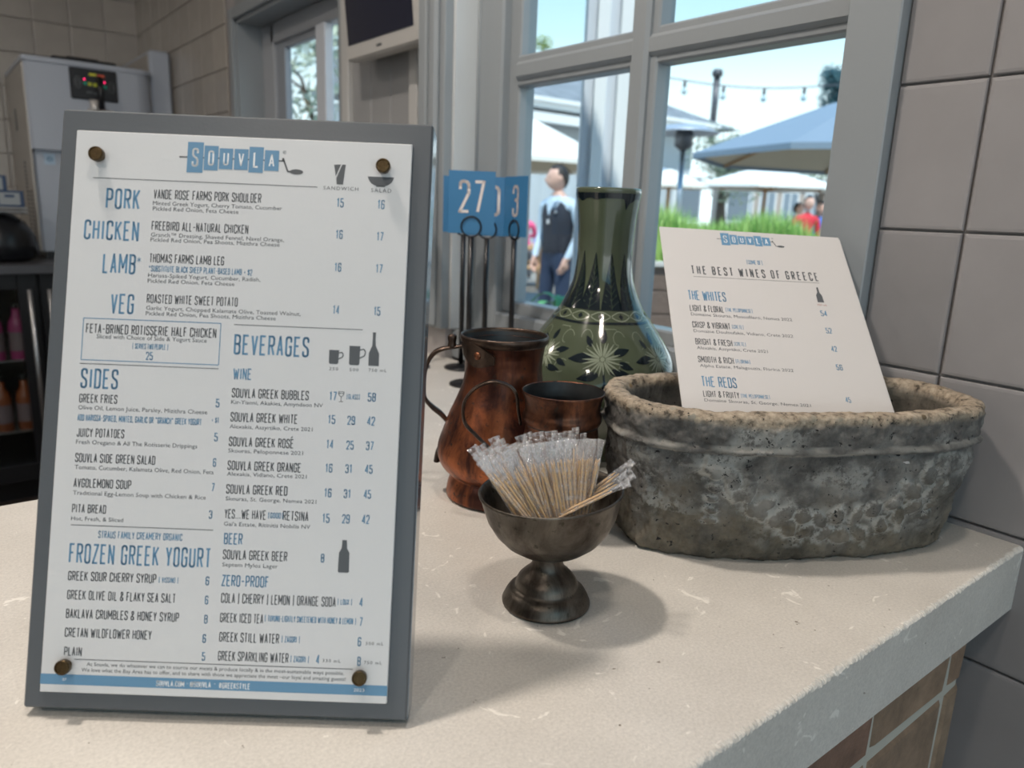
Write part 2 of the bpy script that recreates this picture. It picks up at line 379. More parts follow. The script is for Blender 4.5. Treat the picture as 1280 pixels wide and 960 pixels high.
def tile_on_x(y0, y1, z0, z1, x, parent, m, kind, g=0.0013):
    o = link('tile', tile_mesh(kind, y1-y0-2*g, z1-z0-2*g, m), parent)
    o.rotation_euler = (pi/2, 0, -pi/2); o.location = (x+0.006-0.0025+rnd.uniform(-0.0003, 0.0003), (y0+y1)/2, (z0+z1)/2)
    return o
def tile_on_y(x0, x1, z0, z1, y, parent, m, kind, g=0.0013):
    o = link('tile', tile_mesh(kind, x1-x0-2*g, z1-z0-2*g, m), parent)
    o.rotation_euler = (pi/2, 0, 0); o.location = ((x0+x1)/2, y+0.0035+rnd.uniform(-0.0003, 0.0003), (z0+z1)/2)
    return o
TP = 0.1545
zj = [0.470+TP*k for k in range(-9, 7)]
for z0 in zj[:-1]:
    tile_on_x(0.335, 0.4262, z0, z0+TP, WX-0.0025, wall_r, M_TILE, 'w')
    for k in range(7):
        tile_on_x(0.335-TP*(k+1), 0.335-TP*k, z0, z0+TP, WX-0.0025, wall_r, M_TILE, 'w')
# pier and panelled wall beyond the window, set back
RX = 0.975
w = MB()
w.box(RX, RX+0.13, 1.43, 2.03, FZ, CZ)
w.box(RX, RX+0.13, 2.03, 2.897, FZ, 0.02)
w.box(RX, RX+0.13, 2.03, 2.897, 0.948, CZ)
wall_b = struct('wall_right', w, M_PANEL)
w = MB().box(RX, RX+0.13, 2.897, 4.5, FZ, CZ)
wall_c = struct('wall_right', w, M_GROUT)
for y0, y1 in ((1.640, 1.742), (1.745, 1.847), (1.850, 1.952)):
    MB().box(RX-0.010, RX, y0, y1, FZ, CZ, 0.003).build('panel_board', M_PANEL, wall_b)
for y0, y1 in ((1.600, 1.637), (1.958, 2.000)):
    MB().box(RX-0.022, RX, y0, y1, FZ, CZ, 0.003).build('board_strip', M_WALL, wall_b)
# far wall with tiles
wall_f = struct('wall_far', MB().box(-3.2, RX, 4.35, 4.5, FZ, CZ), M_GROUT)
xs = [RX-0.151*k for k in range(0, 11)]; zs = [1.10+0.1515*k for k in range(-7, 5)]
for i in range(10):
    for z0 in zs[:-1]: tile_on_y(xs[i+1], xs[i], z0, z0+0.1515, 4.3435, wall_f, M_TILEF, 'f')
ys = [4.345-0.151*k for k in range(0, 10)]
for i in range(9):
    for z0 in zs[:-1]:
        if ys[i+1] > 2.97: tile_on_x(ys[i+1], ys[i], z0, z0+0.1515, RX-0.006, wall_c, M_TILEF, 'f')
# ------------------------------------------------------------------ window 1 (beside the counter)
win = empty('window_1', (0.96, 0.9, 0.0), kind='structure')
def wp(name, mb, m=M_WHITE, parent=win, **k):
    o = mb.build(name, m, parent, **k); o.matrix_parent_inverse = Matrix.Translation(-Vector(parent.location)); return o
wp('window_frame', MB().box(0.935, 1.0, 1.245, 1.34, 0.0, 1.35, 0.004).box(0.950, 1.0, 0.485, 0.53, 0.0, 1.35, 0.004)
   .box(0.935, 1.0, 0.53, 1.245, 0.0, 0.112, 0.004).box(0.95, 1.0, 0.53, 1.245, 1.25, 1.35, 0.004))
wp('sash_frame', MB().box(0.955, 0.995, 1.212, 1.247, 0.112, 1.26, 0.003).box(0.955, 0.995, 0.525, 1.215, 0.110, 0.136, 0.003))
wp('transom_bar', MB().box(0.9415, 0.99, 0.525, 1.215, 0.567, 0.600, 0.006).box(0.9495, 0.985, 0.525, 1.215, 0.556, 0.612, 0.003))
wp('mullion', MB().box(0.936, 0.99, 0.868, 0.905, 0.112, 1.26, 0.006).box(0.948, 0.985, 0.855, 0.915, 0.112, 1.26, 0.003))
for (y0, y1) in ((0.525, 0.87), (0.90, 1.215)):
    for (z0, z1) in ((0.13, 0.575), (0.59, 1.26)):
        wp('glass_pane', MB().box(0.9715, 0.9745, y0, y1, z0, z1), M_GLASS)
wp('window_jamb', MB().box(0.880, 0.948, 1.326, 1.3345, 0.067, 1.35).box(0.8745, 0.950, 0.479, 0.486, 0.0, 1.35), mat('window_lit_white_jamb', (0.62, 0.65, 0.66), 0.4))  # same white trim, kept lighter to carry the window light on the jamb
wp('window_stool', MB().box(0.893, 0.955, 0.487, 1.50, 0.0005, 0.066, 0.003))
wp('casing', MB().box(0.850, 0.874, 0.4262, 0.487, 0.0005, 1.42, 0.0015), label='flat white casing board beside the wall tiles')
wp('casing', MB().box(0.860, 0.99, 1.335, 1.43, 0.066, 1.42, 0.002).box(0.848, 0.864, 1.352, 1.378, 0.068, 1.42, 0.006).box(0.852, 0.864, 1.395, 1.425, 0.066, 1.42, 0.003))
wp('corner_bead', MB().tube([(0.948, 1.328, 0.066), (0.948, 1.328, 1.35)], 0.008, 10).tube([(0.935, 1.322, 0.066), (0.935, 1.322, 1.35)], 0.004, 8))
# ------------------------------------------------------------------ window 2 (far, deep reveal, sliding sashes)
win2 = empty('window_2', (1.05, 2.46, 0.5), kind='structure')
w2 = lambda name, mb, m=M_WHITE: wp(name, mb, m, win2)
w2('casing', MB().box(0.960, 0.977, 2.897, 2.935, 0.0, 0.985, 0.002).box(0.960, 0.977, 2.0, 2.03, 0.0, 0.985, 0.002).box(0.960, 0.977, 2.03, 2.897, 0.948, 0.985, 0.002))
w2('reveal', MB().box(0.975, 1.11, 2.885, 2.90, 0.02, 0.95).box(0.975, 1.11, 2.03, 2.04, 0.02, 0.95).box(0.975, 1.11, 2.03, 2.90, 0.935, 0.95).box(0.975, 1.11, 2.03, 2.90, 0.005, 0.03))
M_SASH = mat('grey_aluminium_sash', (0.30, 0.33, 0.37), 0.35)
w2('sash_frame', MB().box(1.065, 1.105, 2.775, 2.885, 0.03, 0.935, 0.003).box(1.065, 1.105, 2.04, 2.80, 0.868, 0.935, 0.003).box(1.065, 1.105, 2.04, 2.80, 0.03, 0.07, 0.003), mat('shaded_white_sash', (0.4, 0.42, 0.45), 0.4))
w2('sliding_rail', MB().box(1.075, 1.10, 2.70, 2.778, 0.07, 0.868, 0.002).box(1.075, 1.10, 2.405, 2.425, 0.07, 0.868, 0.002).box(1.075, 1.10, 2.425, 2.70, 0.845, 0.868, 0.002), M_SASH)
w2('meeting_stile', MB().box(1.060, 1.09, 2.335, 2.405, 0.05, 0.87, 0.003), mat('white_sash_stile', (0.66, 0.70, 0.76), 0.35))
w2('glass_pane', MB().box(1.09, 1.093, 2.42, 2.72, 0.06, 0.86), M_GLASS)
w2('glass_pane', MB().box(1.083, 1.086, 2.04, 2.34, 0.06, 0.86), M_GLASS)
# ------------------------------------------------------------------ counter
ct = empty('stone_counter', (0.2, 0.56, FZ), 'pale travertine counter with a thick square edge on a brick base', 'counter')
def cp(name, mb, m, parent=None, root=ct):
    o = mb.build(name, m, parent or root)
    if parent is None: o.matrix_parent_inverse = Matrix.Translation(-Vector(root.location))
    return o
def slab(mb, x0, x1, y0, y1, z0, z1, nx, rough_front=True):
    """box whose upper front arris is chipped"""
    vs = []; fs = []; b0 = 0.0036
    cols = nx+1
    for i in range(cols):
        x = x0+(x1-x0)*i/nx
        ch = b0*(0.6+0.9*abs(noise.noise((x*45, 3.1, 0)))+0.6*max(0, noise.noise((x*210, 8.1, 0)))+1.1*noise.noise((x*700, 2.1, 0)))
        cz = b0*(0.6+0.9*abs(noise.noise((x*60, 5.7, 2)))+0.5*max(0, noise.noise((x*230, 1.1, 4)))+1.0*noise.noise((x*650, 7.1, 0)))
        vs += [(x, y1, z0), (x, y0+0.001, z0), (x, y0, z0+0.001), (x, y0, z1-cz), (x, y0+ch*0.45, z1-cz*0.4), (x, y0+ch*1.2, z1), (x, y1, z1)]
    for i in range(nx):
        for k in range(7):
            l = (k+1) % 7; fs.append((i*7+k, i*7+l, (i+1)*7+l, (i+1)*7+k))
    fs.append(tuple(range(7))); fs.append(tuple(reversed(range(nx*7, nx*7+7))))
    mb.add(vs, [tuple(reversed(f)) for f in fs])
    return mb
cp('worktop', slab(MB(), -1.3, WX-0.0006, 0.225, 0.8925, -0.072, 0.0, 2200), M_TRAV)
cp('worktop', MB().box(0.42, 0.885, 0.8935, 1.56, -0.072, 0.0, 0.001).box(0.42, 0.97, 1.56, 2.0, -0.072, 0.0, 0.001), M_TRAV)
core = cp('base_wall', MB().box(-1.25, 0.828, 0.2505, 0.85, FZ, -0.0725).box(0.45, 0.868, 0.85, 1.95, FZ, -0.0725), M_MORTAR)
def bricks(y, z0, z1, x_right):
    x = x_right; first = True; k = 0
    while x > -0.9:
        wd = 0.036 if first else 0.160+rnd.uniform(-0.005, 0.005)
        first = False; g = 0.0058
        mb = MB(); x0, x1 = x-wd+g, x-(g*0.8 if not k == 0 else 0)
        n = 4; vs = []; fs = []
        b = 0.004
        js = lambda: rnd.uniform(-0.0022, 0.0022)
        ring0 = [(x0, y, z0+g), (x1, y, z0+g), (x1, y, z1-g), (x0, y, z1-g)]
        f1 = [(px+js(), y-0.014, pz+js()) for px, _, pz in ring0]
        f2 = [(px+(b if px < (x0+x1)/2 else -b), y-0.018+rnd.uniform(-0.001, 0.001), pz+(b if pz < (z0+z1)/2 else -b)) for px, _, pz in f1]
        vs = [(px, y+0.02, pz) for px, _, pz in ring0]+f1+f2
        for r_ in (0, 4):
            for i in range(4): fs.append((r_+i, r_+(i+1) % 4, r_+4+(i+1) % 4, r_+4+i))
        fs.append((8, 9, 10, 11)); fs.append((3, 2, 1, 0))
        mb.add(vs, fs)
        cp('brick', mb, M_BRICK, core)
        x -= wd; k += 1
bricks(0.265, -0.157, -0.0735, 0.830)
zz = -0.157
while zz > -0.9:
    bricks(0.265, max(zz-0.152, FZ), zz, 0.830); zz -= 0.152
# narrow end bricks turning the corner
zz = -0.0735
for z0, z1 in [(-0.157, -0.0735)]+[(max(-0.157-0.152*(k+1), FZ), -0.157-0.152*k) for k in range(5)]:
    if z1-z0 > 0.02: cp('brick', MB().box(0.828, 0.838, 0.262, 0.36, z0+0.003, z1-0.003, 0.002), M_BRICK, core)
# ------------------------------------------------------------------ condensed stroke lettering
GL = {
'A':'0,0 .5,1 1,0|.17,.3 .83,.3','B':'0,0 0,1 1,1r 1,.53r 0,.53|0,.53 1,.53r 1,0r 0,0','C':'1,.72 1,1r 0,1r 0,0r 1,0r 1,.28',
'D':'0,0 0,1 1,1r 1,0r 0,0 0,.2','E':'1,1 0,1 0,0 1,0|0,.53 .8,.53','F':'1,1 0,1 0,0|0,.53 .8,.53','G':'1,.72 1,1r 0,1r 0,0r 1,0r 1,.48 .55,.48',
'H':'0,0 0,1|1,0 1,1|0,.53 1,.53','I':'.5,0 .5,1','J':'1,1 1,0r 0,0r 0,.28','K':'0,0 0,1|1,1 0,.42|.32,.6 1,0','L':'0,1 0,0 1,0',
'M':'0,0 0,1 .5,.3 1,1 1,0','N':'0,0 0,1 1,0 1,1','O':'0,.5 0,1r 1,1r 1,0r 0,0r 0,.5','P':'0,0 0,1 1,1r 1,.45r 0,.45','Q':'0,.5 0,1r 1,1r 1,0r 0,0r 0,.5|.55,.2 1.05,-.03',
'R':'0,0 0,1 1,1r 1,.5r 0,.5|.5,.5 1,0','S':'1,.74 1,1r 0,1r 0,.58r 1,.44r 1,0r 0,0r 0,.26','T':'0,1 1,1|.5,1 .5,0','U':'0,1 0,0r 1,0r 1,1','V':'0,1 .5,0 1,1',
'W':'0,1 .25,0 .5,.8 .75,0 1,1','X':'0,0 1,1|0,1 1,0','Y':'0,1 .5,.45 1,1|.5,.45 .5,0','Z':'0,1 1,1 0,0 1,0',
'0':'0,.5 0,1r 1,1r 1,0r 0,0r 0,.5','1':'.1,.8 .6,1 .6,0','2':'0,.74 0,1r 1,1r 1,.62 0,0 1,0','3':'0,.76 0,1r 1,1r 1,.53r .3,.53|.3,.53 1,.53r 1,0r 0,0r 0,.24',
'4':'.78,0 .78,1 0,.26 1.05,.26','5':'1,1 .05,1 .05,.57 1,.57r 1,0r 0,0r 0,.24','6':'1,.78 1,1r 0,1r 0,0r 1,0r 1,.56r 0,.56','7':'0,1 1,1 .35,0',
'8':'0,.75 0,1r 1,1r 1,.53r 0,.53r 0,.75|0,.3 0,.53r 1,.53r 1,0r 0,0r 0,.3','9':'0,.22 0,0r 1,0r 1,1r 0,1r 0,.44r 1,.44',
'.':'.5,0 .5,.08','·':'.5,.42 .5,.54',',':'.5,.08 .35,-.12','-':'.05,.48 .95,.48','+':'.1,.48 .9,.48|.5,.3 .5,.66','|':'.5,-.1 .5,1.1','*':'.5,1 .5,.6|.1,.9 .9,.7|.1,.7 .9,.9',
'&':'1,.0 .2,.75 .2,1r .8,1r .8,.72 0,.35 0,0r .8,0r 1,.35','$':'1,.74 1,.9r 0,.9r 0,.58r 1,.44r 1,.1r 0,.1r 0,.26|.5,1.05 .5,-.05','[':'.7,1.05 .2,1.05 .2,-.05 .7,-.05',']':'.3,1.05 .8,1.05 .8,-.05 .3,-.05',
'"':'.25,1 .25,.75|.75,1 .75,.75',"'":'.5,1 .5,.75','#':'.25,0 .4,1|.65,0 .8,1|0,.35 1,.35|.05,.65 1.05,.65','@':'.7,.3 .7,.65r .3,.65r .3,.3r 1,.3r 1,.95r 0,.95r 0,.05r .9,.05'}
GL['✱'] = '.5,1 .5,0|.05,.78 .95,.22|.05,.22 .95,.78'
GW = {'✱':1.6,'M':1.45,'W':1.6,'I':.25,'.':.25,'·':.4,',':.3,'|':.3,"'":.3,'-':.85,'[':.6,']':.6,' ':.55,'1':.75,'@':1.5,'&':1.1,'*':.9,'#':1.3,'L':.85,'T':.95,'F':.9,'J':.85}
def rounded(pts, rad):
    out = []
    for i, (x, y, r) in enumerate(pts):
        if not r or i in (0, len(pts)-1): out.append((x, y)); continue
        p = Vector((x, y)); a = Vector(pts[i-1][:2])-p; b = Vector(pts[i+1][:2])-p
        la, lb = a.length, b.length; rr = min(rad, la*0.5, lb*0.5)
        a.normalize(); b.normalize(); s = p+a*rr; e = p+b*rr
        for k in range(4):
            t = k/3; q = s*(1-t)**2+p*2*t*(1-t)+e*t*t; out.append((q.x, q.y))
    return out
def stroke_text(mb, txt, x, y, width, cap, th=0.13, wr=0.30, gap=0.16, mi=0, z=0.0, bold_gap=None, emit=None):
    """centre-line lettering in the xy plane, y up, left baseline (x, y), fitted to width x cap"""
    t = th*cap; adv = []; cur = 0.0
    for ch in txt:
        wc = wr*GW.get(ch, 1.0) if ch != ' ' else 0.0
        adv.append((ch, cur, wc)); cur += (wc+th+gap) if ch != ' ' else (0.26+gap*0.5)
    total = cur-gap; s = width/(total*cap)
    for ch, cx, wc in adv:
        if ch not in GL: continue
        for path in GL[ch].split('|'):
            pts = []
            for tok in path.split():
                r = tok.endswith('r'); a, b = tok.rstrip('r').split(',')
                px = (cx+th/2+float(a)*wc)*cap; py = (th/2+float(b)*(1-th))*cap
                pts.append((px, py, r))
            q = rounded(pts, 0.6*wr*cap)
            q = [(x+px*s, y+py) for px, py in q]
            sw = t*min(1.0, max(0.75, s)) 
            for i in range(len(q)-1):
                a = Vector(q[i]); b = Vector(q[i+1]); d = b-a
                if d.length < 1e-9: continue
                d.normalize(); nn = Vector((-d.y, d.x))*sw/2
                e0 = d*sw*0.42 if i > 0 else d*0; e1 = d*sw*0.42 if i < len(q)-2 else d*0
                if i == 0 and (abs(q[0][0]-q[-1][0])+abs(q[0][1]-q[-1][1])) < 1e-9: e0 = d*0
                c = [a-e0-nn, b+e1-nn, b+e1+nn, a-e0+nn]
                mb.add([(p.x, p.y, z) for p in c], [(0, 1, 2, 3)], mi)
FONT_CACHE = {}
def font_text(mb, txt, x, y, width, cap, mi=0, z=0.0, spacing=1.0, off=0.0):
    cu = bpy.data.curves.new('t', 'FONT'); cu.body = txt; cu.size = 1.0; cu.resolution_u = 2; cu.space_character = spacing; cu.offset = off
    ob = bpy.data.objects.new('t', cu); me = ob.to_mesh()
    vs = [v.co.copy() for v in me.vertices]; fs = [tuple(p.vertices) for p in me.polygons]
    if vs:
        x0 = min(v.x for v in vs); x1 = max(v.x for v in vs); s = width/(x1-x0); sy = cap*1.12/0.682
        mb.add([(x+(v.x-x0)*s, y+v.y*sy, z) for v in vs], [f if True else f for f in fs], mi)
    ob.to_mesh_clear(); bpy.data.objects.remove(ob); bpy.data.curves.remove(cu)
def poly(mb, pts, mi=0, z=0.0):
    pts = [(a, b) for a, b in pts]
    ar = sum(pts[i-1][0]*pts[i][1]-pts[i][0]*pts[i-1][1] for i in range(len(pts)))
    if ar < 0: pts.reverse()
    tri = geometry.tessellate_polygon([[Vector((a, b, 0)) for a, b in pts]])
    mb.add([(a, b, z) for a, b in pts], [tuple(t_) for t_ in tri], mi)
def circ(cx, cy, rx, ry=None, n=20, a0=0, a1=2*pi):
    ry = ry or rx; return [(cx+rx*cos(a0+(a1-a0)*i/n), cy+ry*sin(a0+(a1-a0)*i/n)) for i in range(n + (0 if abs(a1-a0-2*pi) < 1e-6 else 1))]
def rule(mb, x0, y0, x1, y1, t, mi=0, z=0.0):
    d = Vector((x1-x0, y1-y0)).normalized(); n = Vector((-d.y, d.x))*t/2
    mb.add([(x0-n.x, y0-n.y, z), (x1-n.x, y1-n.y, z), (x1+n.x, y1+n.y, z), (x0+n.x, y0+n.y, z)], [(0, 1, 2, 3)], mi)
MENU_TEXT = [
('PORK', 'L', 'b', 21.53, 50.39, 21.7, 13.62),
('CHICKEN', 'L', 'b', 8.89, 70.71, 34.91, 13.0),
('LAMB', 'L', 'b', 22.11, 92.12, 20.93, 13.23),
('✱', 'L', 'b', 43.3, 84.2, 3.4, 3.6),
('VEG', 'L', 'b', 28.82, 117.73, 14.71, 13.17),
('VANDE ROSE FARMS PORK SHOULDER', 'C', 'g', 51.79, 42.65, 68.84, 6.33),
('Minted Greek Yogurt, Cherry Tomato, Cucumber', 'S', 'g', 51.61, 46.61, 82.65, 2.25),
('Pickled Red Onion, Feta Cheese', 'S', 'g', 51.82, 50.14, 54.71, 2.25),
('FREEBIRD ALL-NATURAL CHICKEN', 'C', 'g', 51.64, 63.0, 61.83, 6.02),
('Granch™ Dressing, Shaved Fennel, Navel Orange,', 'S', 'g', 51.59, 67.05, 85.06, 2.24),
('Pickled Red Onion, Pea Shoots, Mizithra Cheese', 'S', 'g', 51.51, 70.25, 82.43, 2.24),
('THOMAS FARMS LAMB LEG', 'C', 'g', 51.53, 83.96, 47.61, 6.0),
('*SUBSTITUTE BLACK SHEEP PLANT-BASED LAMB + $2', 'C', 'b', 51.47, 89.74, 65.97, 4.18),
('Harissa-Spiked Yogurt, Cucumber, Radish,', 'S', 'g', 51.4, 93.27, 71.56, 2.23),
('Pickled Red Onion, Feta Cheese', 'S', 'g', 51.33, 96.81, 55.18, 2.23),
('ROASTED WHITE SWEET POTATO', 'C', 'g', 51.47, 110.05, 57.84, 5.97),
('Garlic Yogurt, Chopped Kalamata Olive, Toasted Walnut,', 'S', 'g', 51.43, 114.25, 98.18, 2.22),
('Pickled Red Onion, Pea Shoots, Mizithra Cheese', 'S', 'g', 51.37, 117.74, 82.67, 2.22),
('15', 'C', 'b', 169.02, 43.16, 4.62, 6.14),
('16', 'C', 'b', 195.33, 43.24, 4.48, 6.15),
('16', 'C', 'b', 169.46, 63.61, 4.47, 5.83),
('17', 'C', 'b', 195.73, 63.85, 4.33, 5.83),
('16', 'C', 'b', 169.66, 84.86, 4.46, 5.8),
('17', 'C', 'b', 196.14, 84.66, 4.32, 5.81),
('14', 'C', 'b', 170.02, 112.25, 4.16, 5.78),
('15', 'C', 'b', 196.15, 112.08, 4.31, 5.78),
('SANDWICH', 'T', 'g', 160.07, 31.94, 22.43, 2.05),
('SALAD', 'T', 'g', 190.75, 32.25, 13.04, 2.2),
('FETA-BRINED ROTISSERIE HALF CHICKEN', 'C', 'g', 14.18, 130.7, 82.69, 6.22),
('Sliced with Choice of Side & Yogurt Sauce', 'S', 'g', 21.23, 133.73, 69.77, 2.35),
('[ SERVES TWO PEOPLE ]', 'C', 'b', 44.22, 139.49, 22.65, 3.59),
('25', 'C', 'b', 53.15, 146.34, 4.39, 5.24),
('SIDES', 'L', 'b', 12.89, 165.87, 23.66, 12.91),
('GREEK FRIES', 'C', 'g', 12.8, 175.01, 24.04, 5.76),
('5', 'C', 'b', 98.97, 174.65, 2.47, 5.49),
('Olive Oil, Lemon Juice, Parsley, Mizithra Cheese', 'S', 'g', 12.54, 179.27, 81.47, 2.33),
('ADD HARISSA-SPIKED, MINTED, GARLIC OR "GRANCH" GREEK YOGURT', 'C', 'b', 12.48, 186.47, 78.24, 4.24),
('+ $1', 'C', 'b', 96.94, 184.72, 4.65, 3.84),
('JUICY POTATOES', 'C', 'g', 12.71, 196.63, 29.85, 5.73),
('5', 'C', 'b', 99.24, 196.19, 2.33, 5.47),
('Fresh Oregano & All The Rotisserie Drippings', 'S', 'g', 12.59, 201.02, 76.26, 2.32),
('SOUVLA SIDE GREEN SALAD', 'C', 'g', 12.67, 212.57, 50.37, 5.85),
('6', 'C', 'b', 99.33, 212.19, 2.05, 5.45),
('Tomato, Cucumber, Kalamata Olive, Red Onion, Feta', 'S', 'g', 12.81, 216.91, 87.33, 2.31),
('AVGOLEMONO SOUP', 'C', 'g', 12.74, 228.42, 36.16, 5.83),
('7', 'C', 'b', 99.27, 227.88, 2.05, 5.44),
('Traditional Egg-Lemon Soup with Chicken & Rice', 'S', 'g', 12.77, 232.98, 83.38, 2.3),
('PITA BREAD', 'C', 'g', 12.79, 244.31, 21.33, 5.54),
('3', 'C', 'b', 98.75, 244.87, 2.06, 5.25),
('Hot, Fresh, & Sliced', 'S', 'g', 12.65, 249.0, 32.6, 2.18),
('STRAUS FAMILY CREAMERY ORGANIC', 'C', 'b', 30.27, 259.51, 52.62, 4.65),
('FROZEN GREEK YOGURT', 'L', 'b', 12.8, 275.85, 88.76, 12.76),
('GREEK SOUR CHERRY SYRUP', 'C', 'g', 13.07, 286.46, 55.06, 5.93),
('[ VISSINO ]', 'C', 'b', 69.71, 285.78, 12.26, 3.47),
('6', 'C', 'b', 98.94, 286.36, 2.34, 5.5),
('GREEK OLIVE OIL & FLAKY SEA SALT', 'C', 'g', 13.26, 298.17, 67.68, 5.91),
('6', 'C', 'b', 99.19, 298.23, 2.19, 5.49),
('BAKLAVA CRUMBLES & HONEY SYRUP', 'C', 'g', 13.29, 309.82, 70.39, 5.9),
('8', 'C', 'b', 99.43, 310.08, 2.19, 5.48),
('CRETAN WILDFLOWER HONEY', 'C', 'g', 13.33, 321.42, 54.01, 5.89),
('6', 'C', 'b', 99.11, 322.06, 2.19, 5.47),
('PLAIN', 'C', 'g', 13.65, 332.94, 11.02, 5.59),
('5', 'C', 'b', 99.3, 332.99, 2.19, 5.31),
('At Souvla, we do whatever we can to source our meats & produce locally & in the most-sustainable ways possible.', 'S', 'g', 28.22, 338.72, 160.25, 2.0),
('We love what the Bay Area has to offer, and to share with those we appreciate the most –our loyal and amazing guests!', 'S', 'g', 25.12, 342.27, 164.53, 2.0),
('SOUVLA.COM', 'C', 'w', 71.96, 349.6, 17.42, 3.57),
('·', 'C', 'w', 90.5, 349.02, 1.74, 3.58),
('@SOUVLA', 'C', 'w', 92.99, 349.46, 12.93, 3.58),
('·', 'C', 'w', 107.68, 348.64, 1.45, 3.58),
('#GREEKSTYLE', 'C', 'w', 110.79, 349.65, 19.6, 3.72),
('07', 'S', 'w', 13.79, 348.28, 2.46, 1.43),
('2023', 'S', 'w', 194.91, 348.5, 6.71, 1.72),
('BEVERAGES', 'L', 'b', 108.4, 140.69, 47.77, 13.22),
('WINE', 'C', 'b', 108.99, 156.53, 11.71, 7.44),
('250', 'T', 'g', 169.58, 148.11, 5.73, 1.72),
('500', 'T', 'g', 182.61, 148.18, 5.59, 1.72),
('750 mL', 'T', 'g', 194.78, 148.02, 11.33, 1.72),
('SOUVLA GREEK BUBBLES', 'C', 'g', 108.79, 168.0, 48.79, 6.14),
('Kir-Yianni, Akakies, Amyndeon NV', 'S', 'g', 108.72, 171.97, 58.06, 2.14),
('17', 'C', 'b', 170.55, 167.39, 4.71, 5.72),
('[GLASS]', 'C', 'b', 181.5, 166.25, 8.44, 3.43),
('58', 'C', 'b', 194.99, 167.16, 5.15, 5.72),
('SOUVLA GREEK WHITE', 'C', 'g', 108.79, 183.27, 42.44, 6.12),
('Alexakis, Assyrtiko, Crete 2021', 'S', 'g', 108.6, 187.44, 52.4, 2.13),
('15', 'C', 'b', 170.44, 182.27, 4.71, 5.71),
('29', 'C', 'b', 182.72, 182.37, 4.99, 5.71),
('42', 'C', 'b', 195.28, 182.32, 5.0, 5.71),
('SOUVLA GREEK ROSE', 'C', 'g', 108.67, 198.83, 40.96, 6.11),
('Skouras, Peloponnese 2021', 'S', 'g', 108.61, 202.7, 47.19, 2.13),
('14', 'C', 'b', 170.23, 197.98, 4.42, 5.69),
('25', 'C', 'b', 182.92, 198.06, 4.7, 5.69),
('37', 'C', 'b', 195.33, 198.02, 4.85, 5.69),
('SOUVLA GREEK ORANGE', 'C', 'g', 108.66, 213.86, 46.44, 6.09),
('Alexakis, Vidiano, Crete 2021', 'S', 'g', 108.58, 217.34, 50.25, 2.12),
('16', 'C', 'b', 170.28, 213.05, 4.55, 5.67),
('31', 'C', 'b', 182.95, 213.0, 4.41, 5.67),
('45', 'C', 'b', 195.32, 212.81, 4.98, 5.68),
('SOUVLA GREEK RED', 'C', 'g', 108.65, 228.74, 38.57, 6.07),
('Skouras, St. George, Nemea 2021', 'S', 'g', 108.6, 232.93, 57.15, 2.12),
('16', 'C', 'b', 170.36, 228.64, 4.69, 5.66),
('31', 'C', 'b', 182.73, 228.75, 4.55, 5.66),
('45', 'C', 'b', 195.37, 228.56, 4.69, 5.66),
('YES...WE HAVE', 'C', 'g', 108.47, 244.35, 26.1, 6.13),
('[GOOD]', 'C', 'b', 135.84, 243.14, 9.54, 3.65),
('RETSINA', 'C', 'g', 145.15, 244.21, 16.15, 6.13),
('15', 'C', 'b', 169.99, 244.68, 4.7, 5.84),
('29', 'C', 'b', 182.49, 244.65, 4.85, 5.84),
('42', 'C', 'b', 194.99, 244.49, 4.85, 5.85),
("Gai'a Estate, Ritinitis Nobilis NV", 'S', 'g', 108.44, 248.8, 54.26, 2.19),
('BEER', 'C', 'b', 108.94, 260.5, 11.71, 7.27),
('SOUVLA GREEK BEER', 'C', 'g', 108.89, 269.81, 40.39, 6.24),
('8', 'C', 'b', 170.37, 269.52, 2.2, 5.52),
('Septem Mylos Lager', 'S', 'g', 108.84, 274.2, 34.82, 2.18),
('ZERO-PROOF', 'C', 'b', 108.96, 286.56, 29.65, 7.24),
('COLA | CHERRY | LEMON | ORANGE SODA', 'C', 'g', 109.27, 296.95, 71.84, 6.36),
('[ LOUX ]', 'C', 'b', 182.22, 295.4, 9.08, 3.76),
('4', 'C', 'b', 195.87, 296.2, 2.2, 5.79),
('GREEK ICED TEA', 'C', 'g', 109.34, 308.95, 26.97, 6.05),
('[ TUVUNU-LIGHTLY SWEETENED WITH HONEY & LEMON ]', 'C', 'b', 137.26, 307.36, 57.1, 4.04),
('7', 'C', 'b', 196.46, 308.34, 2.05, 5.78),
('GREEK STILL WATER', 'C', 'g', 109.45, 320.95, 37.42, 6.18),
('[ ZAGORI ]', 'C', 'b', 148.43, 319.97, 11.38, 4.03),
('6', 'C', 'b', 196.03, 320.63, 2.19, 5.76),
('500 mL', 'T', 'g', 201.1, 319.57, 11.11, 1.73),
('GREEK SPARKLING WATER', 'C', 'g', 109.37, 332.63, 43.95, 6.17),
('[ ZAGORI ]', 'C', 'b', 154.59, 331.92, 11.52, 4.02),
('4', 'C', 'b', 170.51, 332.46, 2.19, 5.75),
('330 mL', 'T', 'g', 174.67, 331.15, 11.23, 1.72),
('8', 'C', 'b', 196.33, 332.72, 2.19, 5.75),
('750 mL', 'T', 'g', 200.64, 331.41, 11.1, 1.72),
]
